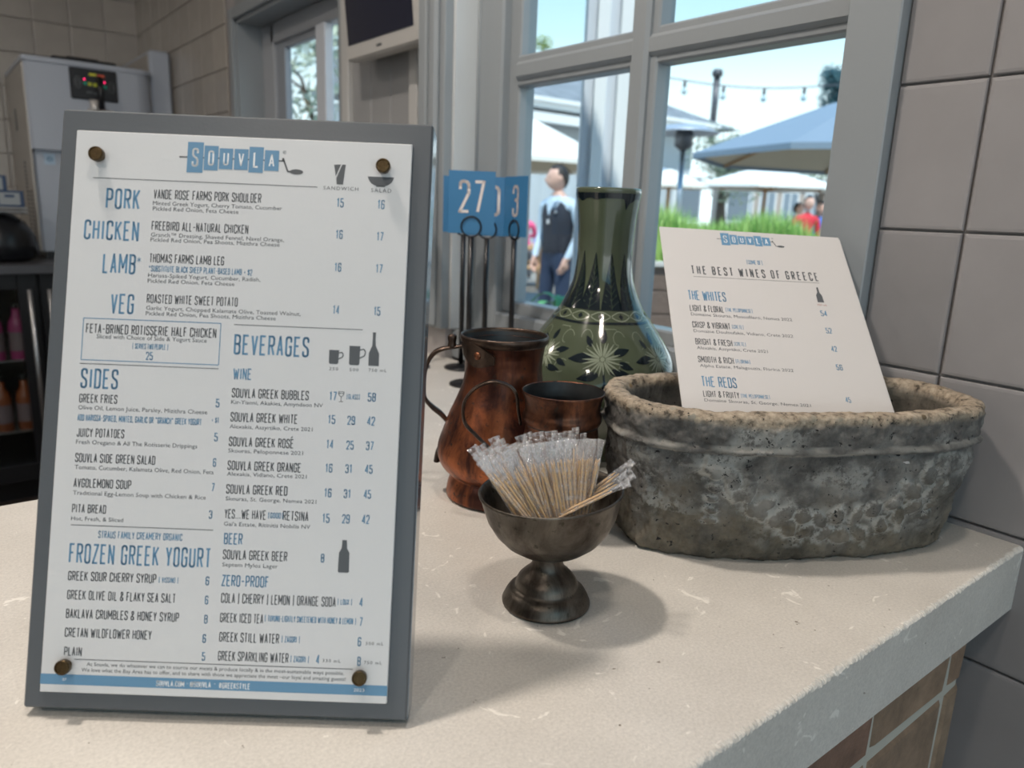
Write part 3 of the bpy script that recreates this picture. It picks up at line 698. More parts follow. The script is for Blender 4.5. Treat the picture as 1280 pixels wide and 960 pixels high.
WINE_TEXT = [
('[SOME OF]', 'C', 'b', 96.81, 53.01, 18.43, 6.88),
('THE BEST WINES OF GREECE', 'W', 'g', 30.49, 73.24, 146.26, 13.39),
('THE WHITES', 'C', 'b', 22.51, 112.34, 42.2, 14.63),
('LIGHT & FLORAL', 'C', 'g', 22.35, 128.27, 37.48, 9.29),
('[THE PELOPONNESE]', 'C', 'b', 61.93, 126.22, 29.78, 5.59),
('Domaine Skouras, Moscofilero, Nemea 2022', 'S', 'g', 22.7, 134.34, 111.15, 3.66),
('54', 'C', 'b', 168.05, 124.71, 7.17, 8.15),
('CRISP & VIBRANT', 'C', 'g', 22.51, 151.25, 41.14, 8.99),
('[CRETE]', 'C', 'b', 65.68, 149.61, 12.52, 5.41),
('Domaine Douloufakis, Vidiano, Crete 2022', 'S', 'g', 22.85, 157.23, 107.73, 3.55),
('52', 'C', 'b', 168.52, 148.66, 6.63, 7.88),
('BRIGHT & FRESH', 'C', 'g', 23.09, 173.94, 39.54, 8.7),
('[CRETE]', 'C', 'b', 64.35, 172.72, 12.55, 5.23),
('Alexakis, Assyrtiko, Crete 2021', 'S', 'g', 23.69, 179.78, 75.33, 3.44),
('42', 'C', 'b', 168.96, 173.12, 6.28, 7.61),
('SMOOTH & RICH', 'C', 'g', 23.06, 196.93, 37.55, 8.41),
('[FLORINA]', 'C', 'b', 62.53, 195.57, 15.33, 5.06),
('Alpha Estate, Malagouzia, Florina 2022', 'S', 'g', 24.07, 202.69, 98.05, 3.32),
('56', 'C', 'b', 168.85, 197.17, 6.81, 7.34),
('THE REDS', 'C', 'b', 23.16, 227.38, 36.22, 13.45),
('LIGHT & FRUITY', 'C', 'g', 23.17, 239.67, 36.77, 7.89),
('[THE PELOPONNESE]', 'C', 'b', 61.62, 238.25, 29.46, 4.74),
('Domaine Skouras, St. George, Nemea 2021', 'S', 'g', 23.46, 245.04, 108.09, 3.11),
('45', 'C', 'b', 169.14, 237.57, 5.54, 6.91),
('750 mL', 'S', 'r', 167.11, 109.61, 11.04, 2.23),
]

INKS = {'g': 0, 'b': 1, 'w': 2, 'r': 3}; INKM = [M_INKG, M_INKB, M_INKW, M_INKR]
def lay_text(items, parent, z0):
    """items in millimetres from the sheet's top left; one mesh per kind of lettering"""
    sets = {}
    for txt, fnt, ink, x, y, wdt, cap in items:
        key = {'L': 'heading_lettering', 'C': 'line_lettering', 'W': 'line_lettering', 'S': 'fine_lettering', 'T': 'fine_lettering'}[fnt]
        mb = sets.setdefault(key, MB()); a = (x/1000, -y/1000, wdt/1000, cap/1000); mi = INKS[ink]
        if fnt == 'L': stroke_text(mb, txt, *a, th=0.115, wr=0.27, gap=0.10, mi=mi, z=z0+0.0001)
        elif fnt == 'C': stroke_text(mb, txt, *a, th=0.125 if cap > 4.5 else 0.14, wr=0.29, gap=0.075, mi=mi, z=z0+0.0001)
        elif fnt == 'W': stroke_text(mb, txt, *a, th=0.14, wr=0.28, gap=0.32, mi=mi, z=z0+0.0001)
        elif fnt == 'S': font_text(mb, txt, *a, mi=mi, z=z0+0.0001, off=0.0)
        else: font_text(mb, txt, *a, mi=mi, z=z0+0.0001, spacing=1.25, off=0.0)
        if txt == 'SOUVLA GREEK ROSE': rule(mb, (x+wdt-1.9)/1000, -(y-cap-0.5)/1000, (x+wdt-0.9)/1000, -(y-cap-1.5)/1000, 0.0006, mi, z0+0.0001)
        if txt == 'LAMB': pass
    for k, mb in sets.items(): mb.build(k, INKM, parent, kind='stuff')
def logo(parent, z):
    mb = MB(); k = 0.001
    rule(mb, 66.7*k, -14.6*k, 133.6*k, -14.5*k, 0.0009, 0, z)
    for ch, x0, y0, x1, y1 in (('S', 71.8, 4.6, 82.0, 24.5), ('O', 82.6, 6.6, 91.6, 22.6), ('U', 92.3, 7.9, 101.0, 21.5), ('V', 101.9, 7.9, 110.8, 21.5), ('L', 111.4, 6.1, 120.6, 22.9), ('A', 121.4, 7.9, 130.6, 21.3)):
        poly(mb, [(x0*k, -y0*k), (x1*k, -y0*k), (x1*k, -y1*k), (x0*k, -y1*k)], 1, z+0.00004)
        h = (y1-y0)*0.62; cw = (x1-x0)*0.42
        stroke_text(mb, ch, ((x0+x1)/2-cw/2)*k, (-(y0+y1)/2-h/2)*k, cw*k, h*k, th=0.11, wr=0.26, mi=2, z=z+0.00008)
    rule(mb, 133.4*k, -13.2*k, 136.6*k, -21.2*k, 0.0011, 0, z)
    rule(mb, 133.2*k, -12.6*k, 133.5*k, -14.8*k, 0.0014, 0, z)
    rule(mb, 136.4*k, -21.2*k, 139.5*k, -21.4*k, 0.0012, 0, z)
    poly(mb, circ(142.2*k, -21.3*k, 4.4*k, 1.7*k, 18), 0, z+0.00002)
    for i in range(14):
        a, b = 2*pi*i/14, 2*pi*(i+1)/14
        rule(mb, (134+1.0*cos(a))*k, (-8.8+1.0*sin(a))*k, (134+1.0*cos(b))*k, (-8.8+1.0*sin(b))*k, 0.0002, 0, z)
    font_text(mb, 'R', 133.55*k, -9.4*k, 0.9*k, 1.2*k, 0, z)
    return mb.build('printed_emblem', INKM, parent)
def plane_matrix(p0, a, b):
    """local x = right along the sheet, y = up the sheet, z = out of its face"""
    a = Vector(a).normalized(); y = -Vector(b); y = (y-a*y.dot(a)).normalized(); z = a.cross(y)
    return Matrix(((a.x, y.x, z.x, p0[0]), (a.y, y.y, z.y, p0[1]), (a.z, y.z, z.z, p0[2]), (0, 0, 0, 1)))
# ------------------------------------------------------------------ menu board
board = empty('menu_board', (0.15, 0.47, 0.0), 'large slate-grey menu board with bronze studs, leaning on the counter', 'menu board')
BM = plane_matrix((0.08696, 0.56882, 0.36012), (0.78798, -0.61569, -0.00371), (-0.16845, -0.21158, -0.96274))
INV = Matrix.Translation(-Vector(board.location))
def bp_(name, mb, m, parent=board, **k):
    o = mb.build(name, m, parent, **k)
    if parent is board: o.matrix_parent_inverse = INV; o.matrix_basis = BM
    return o
TH = 0.022
bp_('backing_board', MB().box(-0.0115, 0.2285, -0.3668, 0.0148, -0.003-TH, -0.003, 0.0012), M_SLATE)
bp_('edge_sheen_strip', MB().box(0.2285, 0.2289, -0.3655, 0.0136, -0.0245, -0.0045), mat('board_edge_sheen', srgb(120, 130, 138), 0.16, coat=0.5))  # added strip, lighter and glossier than the slate, imitating window sheen on this edge
msheet = bp_('menu_sheet', MB().box(0, 0.2159, -0.3556, 0, -0.0028, 0.0, 0.0004), M_SHEET)
lay_text(MENU_TEXT, msheet, 0.0)
logo(msheet, 0.0001)
ic = MB(); k = 0.001; z = 0.00012
for (x0, y0, x1, y1) in ((12.5, 30.55, 156.1, 30.55), (107.8, 121.5, 189.7, 121.5), (11.6, 150.1, 99.6, 150.1), (12.8, 251.9, 101.9, 251.9), (20.3, 334.9, 193.7, 334.9)):
    rule(ic, x0*k, -y0*k, x1*k, -y1*k, 0.00045, 0, z)
bx = [(12.3, 121.1), (99.4, 121.1), (99.4, 147.7), (12.3, 147.7)]
for i in range(4): rule(ic, bx[i][0]*k, -bx[i][1]*k, bx[(i+1) % 4][0]*k, -bx[(i+1) % 4][1]*k, 0.0005, 1, z)
ic.build('printed_rules', INKM, msheet, kind='stuff')
band = MB(); poly(band, [(0, -0.3443), (0.2159, -0.3443), (0.2159, -0.3507), (0, -0.3507)], 1, 0.00005); band.build('printed_band', INKM, msheet)
P_ = lambda mb, pts, mi=0: poly(mb, [(a*k, -b*k) for a, b in pts], mi, z)
s = MB(); P_(s, [(166.2, 15.5), (170.6, 15.2), (167.6, 23.0)]); P_(s, [(171.4, 15.3), (173.7, 15.2), (172.5, 28.2), (168.4, 28.2), (168.0, 24.2)]); s.build('sandwich_icon', INKM, msheet)
s = MB(); P_(s, [(188.2, 22.2), (205.2, 22.2)]+[(196.7+8.5*cos(a)*0.97, 22.2+6.4*sin(a)) for a in [pi*i/12 for i in range(1, 12)]]); P_(s, [(193.8, 28.0), (199.6, 28.0), (199.6, 28.7), (193.8, 28.7)]); s.build('salad_icon', INKM, msheet)
def mug_icon(x0, y0, x1, y1, hx):
    s = MB(); P_(s, [(x0-.3, y0), (x1+.3, y0), (x1+.1, y0+.8), (x1, y1-.8), (x1-.8, y1), (x0+.8, y1), (x0, y1-.8), (x0-.1, y0+.8)])
    h = (y1-y0)
    pts = [(x1, y0+h*.2), (hx-1, y0+h*.15), (hx, y0+h*.3), (hx-.6, y0+h*.5), (x1, y0+h*.62)]
    for i in range(4): rule(s, pts[i][0]*k, -pts[i][1]*k, pts[i+1][0]*k, -pts[i+1][1]*k, 0.0007, 0, z)
    s.build('mug_icon', INKM, msheet)
mug_icon(169.2, 135.2, 175.2, 144.1, 178.2); mug_icon(182.0, 132.1, 188.6, 144.3, 192.2)
s = MB(); P_(s, [(194.4, 144.3), (194.3, 136.4), (196.2, 131.5), (196.4, 127.0), (196.3, 122.9), (198.3, 122.9), (198.2, 127.0), (198.5, 131.5), (200.9, 136.4), (201.0, 144.3)]); s.build('bottle_icon', INKM, msheet)
s = MB(); P_(s, [(181.4, 274.6), (181.6, 262.9), (183.1, 260.2), (183.4, 255.0), (186.2, 255.0), (186.6, 260.2), (188.2, 262.9), (188.4, 274.6), (187.8, 275.3), (182.0, 275.3)]); s.build('bottle_icon', INKM, msheet)
s = MB()
gp = [(176.4, 161.6), (179.8, 161.6), (179.6, 163.6), (178.1, 164.9), (176.6, 163.6), (176.4, 161.6)]
for i in range(5): rule(s, gp[i][0]*k, -gp[i][1]*k, gp[i+1][0]*k, -gp[i+1][1]*k, 0.00035, 0, z)
rule(s, 178.1*k, -164.9*k, 178.1*k, -167.8*k, 0.00035, 0, z); rule(s, 176.8*k, -167.9*k, 179.4*k, -167.9*k, 0.00035, 0, z); rule(s, 176.5*k, -162.6*k, 179.7*k, -162.6*k, 0.0004, 0, z)
s.build('wine_glass_icon', INKM, msheet)
for (x, y) in ((16.2, 16.6), (198.6, 16.5), (16.1, 338.5), (199.0, 338.6)):
    st = MB().lathe([(0.0030, -0.002), (0.0030, 0.0025), (0.0046, 0.003), (0.0047, 0.0058), (0.0043, 0.0066), (0.0036, 0.0067), (0.0034, 0.0062), (0.0, 0.0062)], 28, c=(x*k, -y*k, 0), smooth=False)
    bp_('stud', st, M_BRONZE)
# folding easel leg behind
leg = MB(); leg.box(0.085, 0.132, -0.345, -0.06, 0, 0.006, 0.001, M=Matrix.Translation((0, 0, 0)))
lp = []
top = BM @ Vector((0.108, -0.08, -0.025)); foot = Vector((top.x+0.17*0.61, top.y+0.17*0.79, 0.0005))
ax = (BM.to_3x3() @ Vector((1, 0, 0)))*0.022
dn = (foot-top).normalized(); nn_ = ax.cross(dn).normalized()*0.004
lg = MB(); lg.add([top-ax, top+ax, foot+ax, foot-ax, top-ax+nn_, top+ax+nn_, foot+ax+nn_, foot-ax+nn_], [(0, 1, 2, 3), (7, 6, 5, 4), (0, 4, 5, 1), (1, 5, 6, 2), (2, 6, 7, 3), (3, 7, 4, 0)])
o = lg.build('easel_leg', M_SLATE, board); o.matrix_parent_inverse = INV
# ------------------------------------------------------------------ wine menu card in the trough
GM = plane_matrix((0.67147, 0.58283, 0.30875), (0.80322, -0.59521, -0.02383), (-0.45178, -0.58261, -0.67562)) @ Matrix.Scale(0.975, 4)
wine = empty('wine_menu', (0.60, 0.44, 0.03), 'white wine list card leaning in the stone trough', 'menu card')
WINV = Matrix.Translation(-Vector(wine.location))
def gp_(name, mb, m, **kk):
    o = mb.build(name, m, wine, **kk); o.matrix_parent_inverse = WINV; o.matrix_basis = GM; return o
wsheet = gp_('card_sheet', MB().box(0, 0.2159, -0.303, 0, -0.0012, 0.0, 0.0003), M_PAPER)
gp_('backing_card', MB().box(0.0015, 0.2180, -0.303, -0.0015, -0.0045, -0.0016, 0.0004), M_PAPER)
lay_text(WINE_TEXT, wsheet, 0.0)
logo(wsheet, 0.0001)
s = MB(); rule(s, 31.9*k, -77.0*k, 176.4*k, -75.6*k, 0.0005, 0, z); s.build('printed_rules', INKM, wsheet)
s = MB(); P_(s, [(168.4, 104.7), (168.6, 94.5), (170.9, 90.0), (171.2, 82.5), (173.2, 82.5), (173.3, 90.0), (175.3, 94.5), (175.6, 104.7)]); s.build('bottle_icon', INKM, wsheet)
gp_('clip', MB().box(0.070, 0.146, -0.012, 0.0032, -0.012, -0.005, 0.0008).tube([(0.085, 0.002, -0.009), (0.131, 0.002, -0.009)], 0.0016, 8), M_BLACK)
st = MB()
tp = GM @ Vector((0.108, -0.02, -0.011)); st.tube([tp, Vector((tp.x+0.012, tp.y+0.016, 0.23)), Vector((0.722, 0.442, 0.165)), Vector((0.70, 0.43, 0.034))], 0.003, 8)
st.tube([Vector((0.64, 0.46, 0.034)), Vector((0.70, 0.43, 0.034)), Vector((0.76, 0.39, 0.034))], 0.003, 8)
o = st.build('stand_wire', M_BLACK, wine); o.matrix_parent_inverse = WINV
# ------------------------------------------------------------------ stone trough
def superell(a, b, p, n):
    fine = []
    for i in range(n*8):
        th = 2*pi*i/(n*8); c, s_ = cos(th), sin(th)
        fine.append((a*math.copysign(abs(c)**(2/p), c), b*math.copysign(abs(s_)**(2/p), s_)))
    L = [0]
    for i in range(1, len(fine)+1):
        q = fine[i % len(fine)]; r = fine[i-1]; L.append(L[-1]+math.hypot(q[0]-r[0], q[1]-r[1]))
    out = []; j = 0
    for i in range(n):
        t = L[-1]*i/n
        while L[j+1] < t: j += 1
        f = (t-L[j])/(L[j+1]-L[j]); q = fine[(j+1) % len(fine)]; r = fine[j]
        out.append((r[0]+(q[0]-r[0])*f, r[1]+(q[1]-r[1])*f))
    return out
def fbm(p, o=4): return noise.fractal(Vector(p), 1.0, 2.0, o)
def make_trough():
    N = 700; ring = superell(0.192, 0.0985, 2.75, N)
    nor = []
    for i in range(N):
        a = ring[i-1]; b = ring[(i+1) % N]; d = Vector((b[0]-a[0], b[1]-a[1])).normalized(); nor.append((d.y, -d.x))
    prof = []   # (inset, z, zone) zone 0 outer 1 rim 2 inner
    lv = 96
    for k in range(lv+1):
        zz_ = 0.146*k/lv
        if zz_ > 0.121: ins = 0.0015
        elif zz_ > 0.1135: ins = 0.0035-0.0050*sin(pi*(zz_-0.1135)/0.0075)**0.7
        elif zz_ > 0.111: ins = 0.0060
        else: ins = 0.0055+0.017*((0.111-zz_)/0.111)**1.5
        if zz_ < 0.008: ins += 0.006*(1-zz_/0.008)**2
        prof.append((ins, zz_, 0))
    prof += [(0.0018, 0.1485, 1), (0.0042, 0.1510, 1), (0.011, 0.1520, 1), (0.016, 0.1517, 1), (0.020, 0.1500, 1), (0.0225, 0.146, 1)]
    for k in range(1, 16): prof.append((0.0235+0.004*k/15, 0.146-0.112*k/15, 2))
    prof += [(0.034, 0.031, 2), (0.05, 0.030, 2)]
    leaves = []
    for k in range(12):
        s_ = -0.098+0.0185*k; zc = 0.090-0.052*(1-((s_-0.004)/0.112)**2)
        leaves.append((s_+rnd.uniform(-.002, .002), zc+0.0095+rnd.uniform(-.002, .002), rnd.uniform(0.0085, 0.0115)))
        leaves.append((s_+0.009+rnd.uniform(-.002, .002), zc-0.0085+rnd.uniform(-.002, .002), rnd.uniform(0.008, 0.011)))
    for zr in (0.092, 0.080, 0.068, 0.056, 0.045): leaves.append((-0.113, zr, 0.0055)); leaves.append((0.119, zr, 0.0055))
    leaves.append((-0.114, 0.098, 0.011)); leaves.append((0.121, 0.098, 0.011))
    vs = []; fs = []; lime = []; rim = []; low = []; line = []
    for (ins, z_, zone) in prof:
        for i in range(N):
            x, y = ring[i]; nx, ny = nor[i]
            p3 = Vector((x, y, z_))
            big = fbm(p3*16, 3)*0.0032+fbm(p3*55+Vector((3, 1, 7)), 4)*0.0026+fbm(p3*170, 3)*0.0013
            li = 0.0; h = 0.0; ln_ = 0.0
            if zone == 0:
                # chunks broken out of the surface
                ch = noise.noise(p3*28+Vector((9, 2, 4))); big -= max(0, ch-0.28)*0.008
                if y < -0.05 and z_ < 0.112:
                    best = 9
                    for (ls, lz, lr) in leaves:
                        if abs(x-ls) > 0.02 or abs(z_-lz) > 0.02: continue
                        an = ls*140; ca, sa = cos(an), sin(an); ex, ez = (x-ls)*ca+(z_-lz)*sa, -(x-ls)*sa+(z_-lz)*ca
                        d_ = math.hypot(ex*0.82, ez*1.3)/lr*(1+0.45*noise.noise(Vector((x*110, z_*110, ls*50))))
                        if d_ < best: best = d_
                        if d_ < 1: h = max(h, 0.0048*sqrt(1-d_*d_))
                    g = exp(-max(0, best-0.85)**2*3)
                    li = max(li, g*(1.0 if 0.8 < best else 0.12))
                    nn3 = noise.noise(p3*75+Vector((4, 4, 4)))
                    ln_ = max(0, min(1, 1.05-abs(best-1.03)/0.15+nn3*1.1))*max(0, min(1, 0.55+2.2*noise.noise(p3*18)))*0.85
                w_ = fbm((x*14+5, y*14, z_*26), 4)
                if z_ > 0.10: li = max(li, min(1, max(0, (w_+0.02)*2.2))*0.8)
                elif z_ > 0.05: li = max(li, min(1, max(0, (w_-0.02)*1.7))*0.7)
                else: li = max(li, min(1, max(0, (w_-0.2)*1.5))*0.4)
            if zone == 1: big *= 0.8
            off = -ins+(big+h)*(1 if zone < 2 else -0.6)
            zz_ = z_
            if zone == 1: zz_ += fbm(p3*60+Vector((1, 1, 1)), 4)*0.0011 - 0.004*max(0, noise.noise(Vector((x*40, y*40, 2)))-0.25)
            if z_ < 0.002: zz_ = 0.0005
            vs.append((x+nx*off, y+ny*off, zz_))
            lime.append(li)
            if zone == 0 and 0.112 < z_ < 0.122: ln_ = max(ln_, 0.6*max(0, min(1, 0.10+2.8*noise.noise(Vector((x*30, y*30, z_*120))))))
            line.append(ln_)
            rim.append(1.0 if zone == 1 else (min(1, max(0, (z_-0.139)/0.006+0.6*w_)) if zone == 0 else 0.0))
            low.append(min(1, max(0, (0.075-z_)/0.05+fbm(p3*20, 3)*0.9)) if zone == 0 else (0.75 if x > 0.02 and zone == 2 else 0.1))
    R_ = len(prof)
    for j in range(R_-1):
        for i in range(N):
            k_ = (i+1) % N; fs.append((j*N+i, j*N+k_, (j+1)*N+k_, (j+1)*N+i))
    fs.append(tuple(reversed(range(N)))); fs.append(tuple(range((R_-1)*N, R_*N)))
    me = bpy.data.meshes.new('stone_trough'); me.from_pydata(vs, [], fs); me.materials.append(M_STONE)
    for nm, dat in (('line', line), ('lime', lime), ('rim', rim), ('low', low)):
        a = me.attributes.new(nm, 'FLOAT', 'POINT'); a.data.foreach_set('value', dat)
    me.polygons.foreach_set('use_smooth', [True]*len(fs)); me.update()
    o = link('stone_trough', me, None, (0.685, 0.401, 0), 'oval weathered grey stone trough with a worn garland relief', 'trough')
    o.rotation_euler = (0, 0, atan2(-0.497, 0.868)); return o
make_trough()
# ------------------------------------------------------------------ celadon vase
VP = [(0.055, 0.0), (0.058, 0.003), (0.060, 0.010), (0.072, 0.028), (0.090, 0.050), (0.1025, 0.070), (0.1085, 0.088), (0.1097, 0.098), (0.1075, 0.112), (0.1025, 0.127), (0.0951, 0.1418), (0.0858, 0.157), (0.0757, 0.1713),
      (0.0642, 0.1864), (0.0533, 0.2014), (0.0462, 0.2163), (0.0406, 0.2301), (0.0377, 0.243), (0.0361, 0.2584), (0.0357, 0.272), (0.0361, 0.2863), (0.0368, 0.300), (0.0378, 0.3139), (0.0392, 0.328), (0.0408, 0.3411), (0.0418, 0.347), (0.0418, 0.3505), (0.0405, 0.3522), (0.0388, 0.3518), (0.0378, 0.349), (0.034, 0.32), (0.031, 0.27), (0.035, 0.23), (0.0, 0.22)]
vase = empty('vase', (0.7044, 0.7005, 0.0005), 'tall green glazed vase with painted flowers and dark spear leaves', 'vase')
sp = smooth_path([(r, 0, z_) for r, z_ in VP], 3)
MB().lathe([(max(0, p.x), p.z) for p in sp], 96).build('body', M_CELADON, vase)
outer = [(p.z, p.x) for p in smooth_path([(r, 0, z_) for r, z_ in VP[:27]], 4)]
def vr(z_):
    for i in range(len(outer)-1):
        if outer[i][0] <= z_ <= outer[i+1][0]:
            t = (z_-outer[i][0])/max(1e-9, outer[i+1][0]-outer[i][0]); return outer[i][1]+(outer[i+1][1]-outer[i][1])*t
    return outer[-1][1]
VF = atan2(-0.7005, -0.7044)       # side of the vase that faces the room
def vpt(u, z_, off=0.0004):
    """u metres along the surface from the front (at belly radius 0.1), height z_"""
    a = VF+u; r = vr(z_)+off; return (r*cos(a), r*sin(a), z_)
def vstrip(mb, pts, wid, mi=0, off=0.00045):
    """brush stroke: pts [(angle, z)], wid half-width in m at each point"""
    vs = []; wmx = max(wid) if isinstance(wid, (list, tuple)) else wid; nd = max(1, int(wmx/0.0012))
    for i, (u, z_) in enumerate(pts):
        u2, z2 = pts[min(i+1, len(pts)-1)]; u1, z1 = pts[max(i-1, 0)]
        r = vr(z_); du = (u2-u1)*r; dz = z2-z1; l = math.hypot(du, dz) or 1; w_ = wid[i] if isinstance(wid, (list, tuple)) else wid
        nu, nz_ = -dz/l*w_/r, du/l*w_
        for k_ in range(nd+1): t = 2*k_/nd-1; vs.append(vpt(u+nu*t, z_+nz_*t, off))
    m_ = nd+1
    mb.add(vs, [(m_*i+k_, m_*i+k_+1, m_*i+m_+k_+1, m_*i+m_+k_) for i in range(len(pts)-1) for k_ in range(nd)], mi, True)
def leafstroke(mb, u0, z0, ang, L, wmax, mi=0, n=7, off=0.0005):
    pts = []; ws = []
    for i in range(n+1):
        t = i/n; pts.append((u0+cos(ang)*L*t/vr(z0), z0+sin(ang)*L*t)); ws.append(wmax*sin(pi*(0.06+0.94*t)**0.8)+0.0002)
    vstrip(mb, pts, ws, mi, off)
for k_ in range(12):     # tall spear leaves
    mb = MB(); u = (k_-6)*0.5236+0.24+rnd.uniform(-0.03, 0.03); zt = 0.276-0.005*rnd.random(); z0 = 0.2015
    pts = [(u, z0+(zt-z0)*i/14) for i in range(15)]; ws = [vr(pts[i][1])*0.262*max(0.0, 1-(i/14)**1.5)*(1.0 if i < 11 else 0.95) for i in range(15)]
    vstrip(mb, pts, [w_+0.0002 for w_ in ws], 0)
    vstrip(mb, [(u, z0+(zt-z0)*0.9*i/8) for i in range(9)], 0.00035, 1, 0.0006)
    for j in range(7):
        for sg in (-1, 1):
            zb = z0+0.003+j*0.0078; hw = vr(zb)*0.235*max(0, 1-((zb-z0)/(zt-z0)))
            vstrip(mb, [(u, zb), (u+sg*hw*0.85/vr(zb), zb+0.008)], 0.0003, 1, 0.0006)
    mb.build('painted_spear_leaf', [M_GLZD, M_GLZT], vase)
mb = MB()
full = [2*pi*i/80 for i in range(81)]
vstrip(mb, [(a, 0.2015+0.0004*sin(9*a)) for a in full], 0.0006, 0); vstrip(mb, [(a, 0.1860+0.0004*sin(5*a)) for a in full], 0.0014, 0)
for k_ in range(14):
    a = 2*pi*k_/14; mb.add([vpt(a+da, 0.194+dz, 0.0005) for da, dz in ((-0.055, 0), (0, -0.0034), (0.055, 0), (0, 0.0034))], [(0, 1, 2, 3)], 0)
    for sg in (-1, 1): vstrip(mb, [(a+da, 0.194+sg*0.0052*cos(da*7.0)) for da in [(-0.21+0.42*i/8) for i in range(9)]], 0.0005, 1)
mb.build('painted_band', [M_GLZD, M_GLZL], vase)
mb = MB()
for i in range(60):
    a0, a1 = 2*pi*i/60, 2*pi*(i+1)/60
    lo = lambda a: 0.339-0.010*max(0, noise.noise(Vector((cos(a)*2.3, sin(a)*2.3, 1))))-(0.010 if abs(((a-0.55) % (2*pi))-0.0) < 0.16 else 0)
    mb.add([vpt(a0, lo(a0), 0.0004), vpt(a1, lo(a1), 0.0004), vpt(a1, 0.3455, 0.0004), vpt(a0, 0.3455, 0.0004)], [(0, 1, 2, 3)], 0, True)
mb.build('painted_rim_wash', [M_GLZD], vase)
for k_, (u, zc) in enumerate([(-0.78, 0.145), (0.06, 0.146), (0.92, 0.144), (1.85, 0.146), (2.8, 0.144), (-1.75, 0.145)]):
    mb = MB(); sc_ = 1.32 if k_ == 1 else 1.08
    for j in range(22):
        a = 2*pi*j/22+rnd.uniform(-.08, .08); L = 0.0165*sc_*rnd.uniform(0.85, 1.05)
        leafstroke(mb, u+cos(a)*0.004/vr(zc), zc+sin(a)*0.0035, a, L*(1 if abs(cos(a)) > .5 else .8), 0.00085, 0, 5, 0.0007)
    for j in range(8): leafstroke(mb, u, zc, 2*pi*j/8, 0.0035, 0.0008, 0, 3, 0.0008)
    mb.build('painted_flower', [M_GLZL], vase)
    mb = MB()
    for (du, dz, a, L, w_) in ((0.16, 0.006, 0.25, 0.016, .0032), (-0.15, 0.002, pi+0.15, 0.022, .0042), (-0.05, -0.018, pi+0.25, 0.020, .0038), (0.10, -0.014, -0.1, 0.018, .0034), (0.0, 0.018, 1.4, 0.012, .003), (-0.16, 0.014, 2.2, 0.011, .0025), (0.22, -0.004, -0.4, 0.014, .003)):
        leafstroke(mb, u+du, zc+dz, a, L*sc_, w_*sc_, 0)
    vstrip(mb, [(u+0.01, zc-0.012), (u+0.03, zc-0.028), (u-0.02, zc-0.045), (u+0.02, zc-0.06)], 0.0013, 0)
    vstrip(mb, [(u+0.03, zc-0.028), (u+0.10, zc-0.04), (u+0.12, zc-0.055)], 0.001, 0)
    mb.build('painted_foliage', [M_GLZD], vase)
    mb = MB()
    for (du, dz, R0, a0, a1) in ((0.25, 0.022, 0.011, 0.3, 4.6), (-0.28, 0.024, 0.012, -1.2, 3.2), (0.30, -0.012, 0.010, 1, 5.4), (0.10, 0.030, 0.013, 0.2, 2.6)):
        vstrip(mb, [(u+du+cos(a0+(a1-a0)*i/12)*R0*(1-i/26)/vr(zc), min(0.18, zc+dz+sin(a0+(a1-a0)*i/12)*R0*(1-i/26))) for i in range(13)], 0.00028, 0)
    mb.build('painted_scroll', [M_GLZL], vase, kind='stuff')
# ------------------------------------------------------------------ copper pitcher
PC = Vector((0.4957, 0.6389, 0.0005))
pit = empty('copper_pitcher', PC, 'tall worn copper pitcher with a long bronze strap handle', 'pitcher')
def dent(c, amp=0.0008, f=45):
    def fn(p, a, r, z_):
        if r < 0.004: return p
        d = noise.noise(Vector((cos(a)*2, sin(a)*2, z_*f)))*amp
        return Vector((p.x+cos(a)*d, p.y+sin(a)*d, p.z))
    return fn
pp = [(0.058, 0.0), (0.0612, 0.0025), (0.0615, 0.006), (0.0600, 0.015), (0.0575, 0.021), (0.0555, 0.0245), (0.0560, 0.0265), (0.0585, 0.0280), (0.0662, 0.036), (0.0712, 0.0459), (0.0722, 0.053), (0.0712, 0.0615), (0.0675, 0.074), (0.0616, 0.091), (0.0523, 0.1122), (0.0457, 0.1307), (0.0428, 0.149), (0.0430, 0.160), (0.0437, 0.168), (0.0462, 0.178)]
pits = [(p.x, p.z) for p in smooth_path([(r, 0, z_) for r, z_ in pp], 3)]
MB().lathe(pits+[(0.0455, 0.1785), (0.0445, 0.178)], 72, fn=dent(0), cap=False).build('body', M_COPPER, pit)
MB().lathe([(0.0462, 0.1765), (0.0478, 0.1785), (0.0488, 0.1815), (0.0492, 0.1845), (0.0486, 0.1865), (0.0474, 0.1868), (0.0466, 0.185), (0.046, 0.180)], 72, cap=False).build('rim', M_HANDLE, pit)
MB().lathe([(0.0466, 0.1835), (0.0425, 0.170), (0.0405, 0.150), (0.043, 0.13), (0.055, 0.10), (0.068, 0.06), (0.060, 0.03), (0.0, 0.027)], 48, cap=False).build('lining', M_TIN, pit)
def wpts(l): return [Vector(p)-PC for p in l]
hp = smooth_path(wpts([(0.4780, 0.6420, 0.1725), (0.4676, 0.6613, 0.1728), (0.4558, 0.6706, 0.1715), (0.4399, 0.6833, 0.1671), (0.4316, 0.6899, 0.1577), (0.4269, 0.6936, 0.141), (0.4256, 0.6947, 0.1272), (0.4271, 0.6934, 0.1115), (0.4336, 0.6883, 0.1016), (0.4429, 0.6809, 0.0918), (0.4488, 0.6762, 0.0788), (0.4440, 0.6800, 0.0607), (0.4398, 0.6840, 0.0469), (0.4386, 0.6844, 0.0370)]), 6)
n_ = len(hp)
MB().tube(hp, [1.0+0.15*sin(i*0.4)+(0.55*max(0, (i-n_*0.72)/(n_*0.28))) for i in range(n_)], 12, flat=(0.0052, 0.0026, (0.62, 0.78, 0))).build('handle', M_HANDLE, pit)
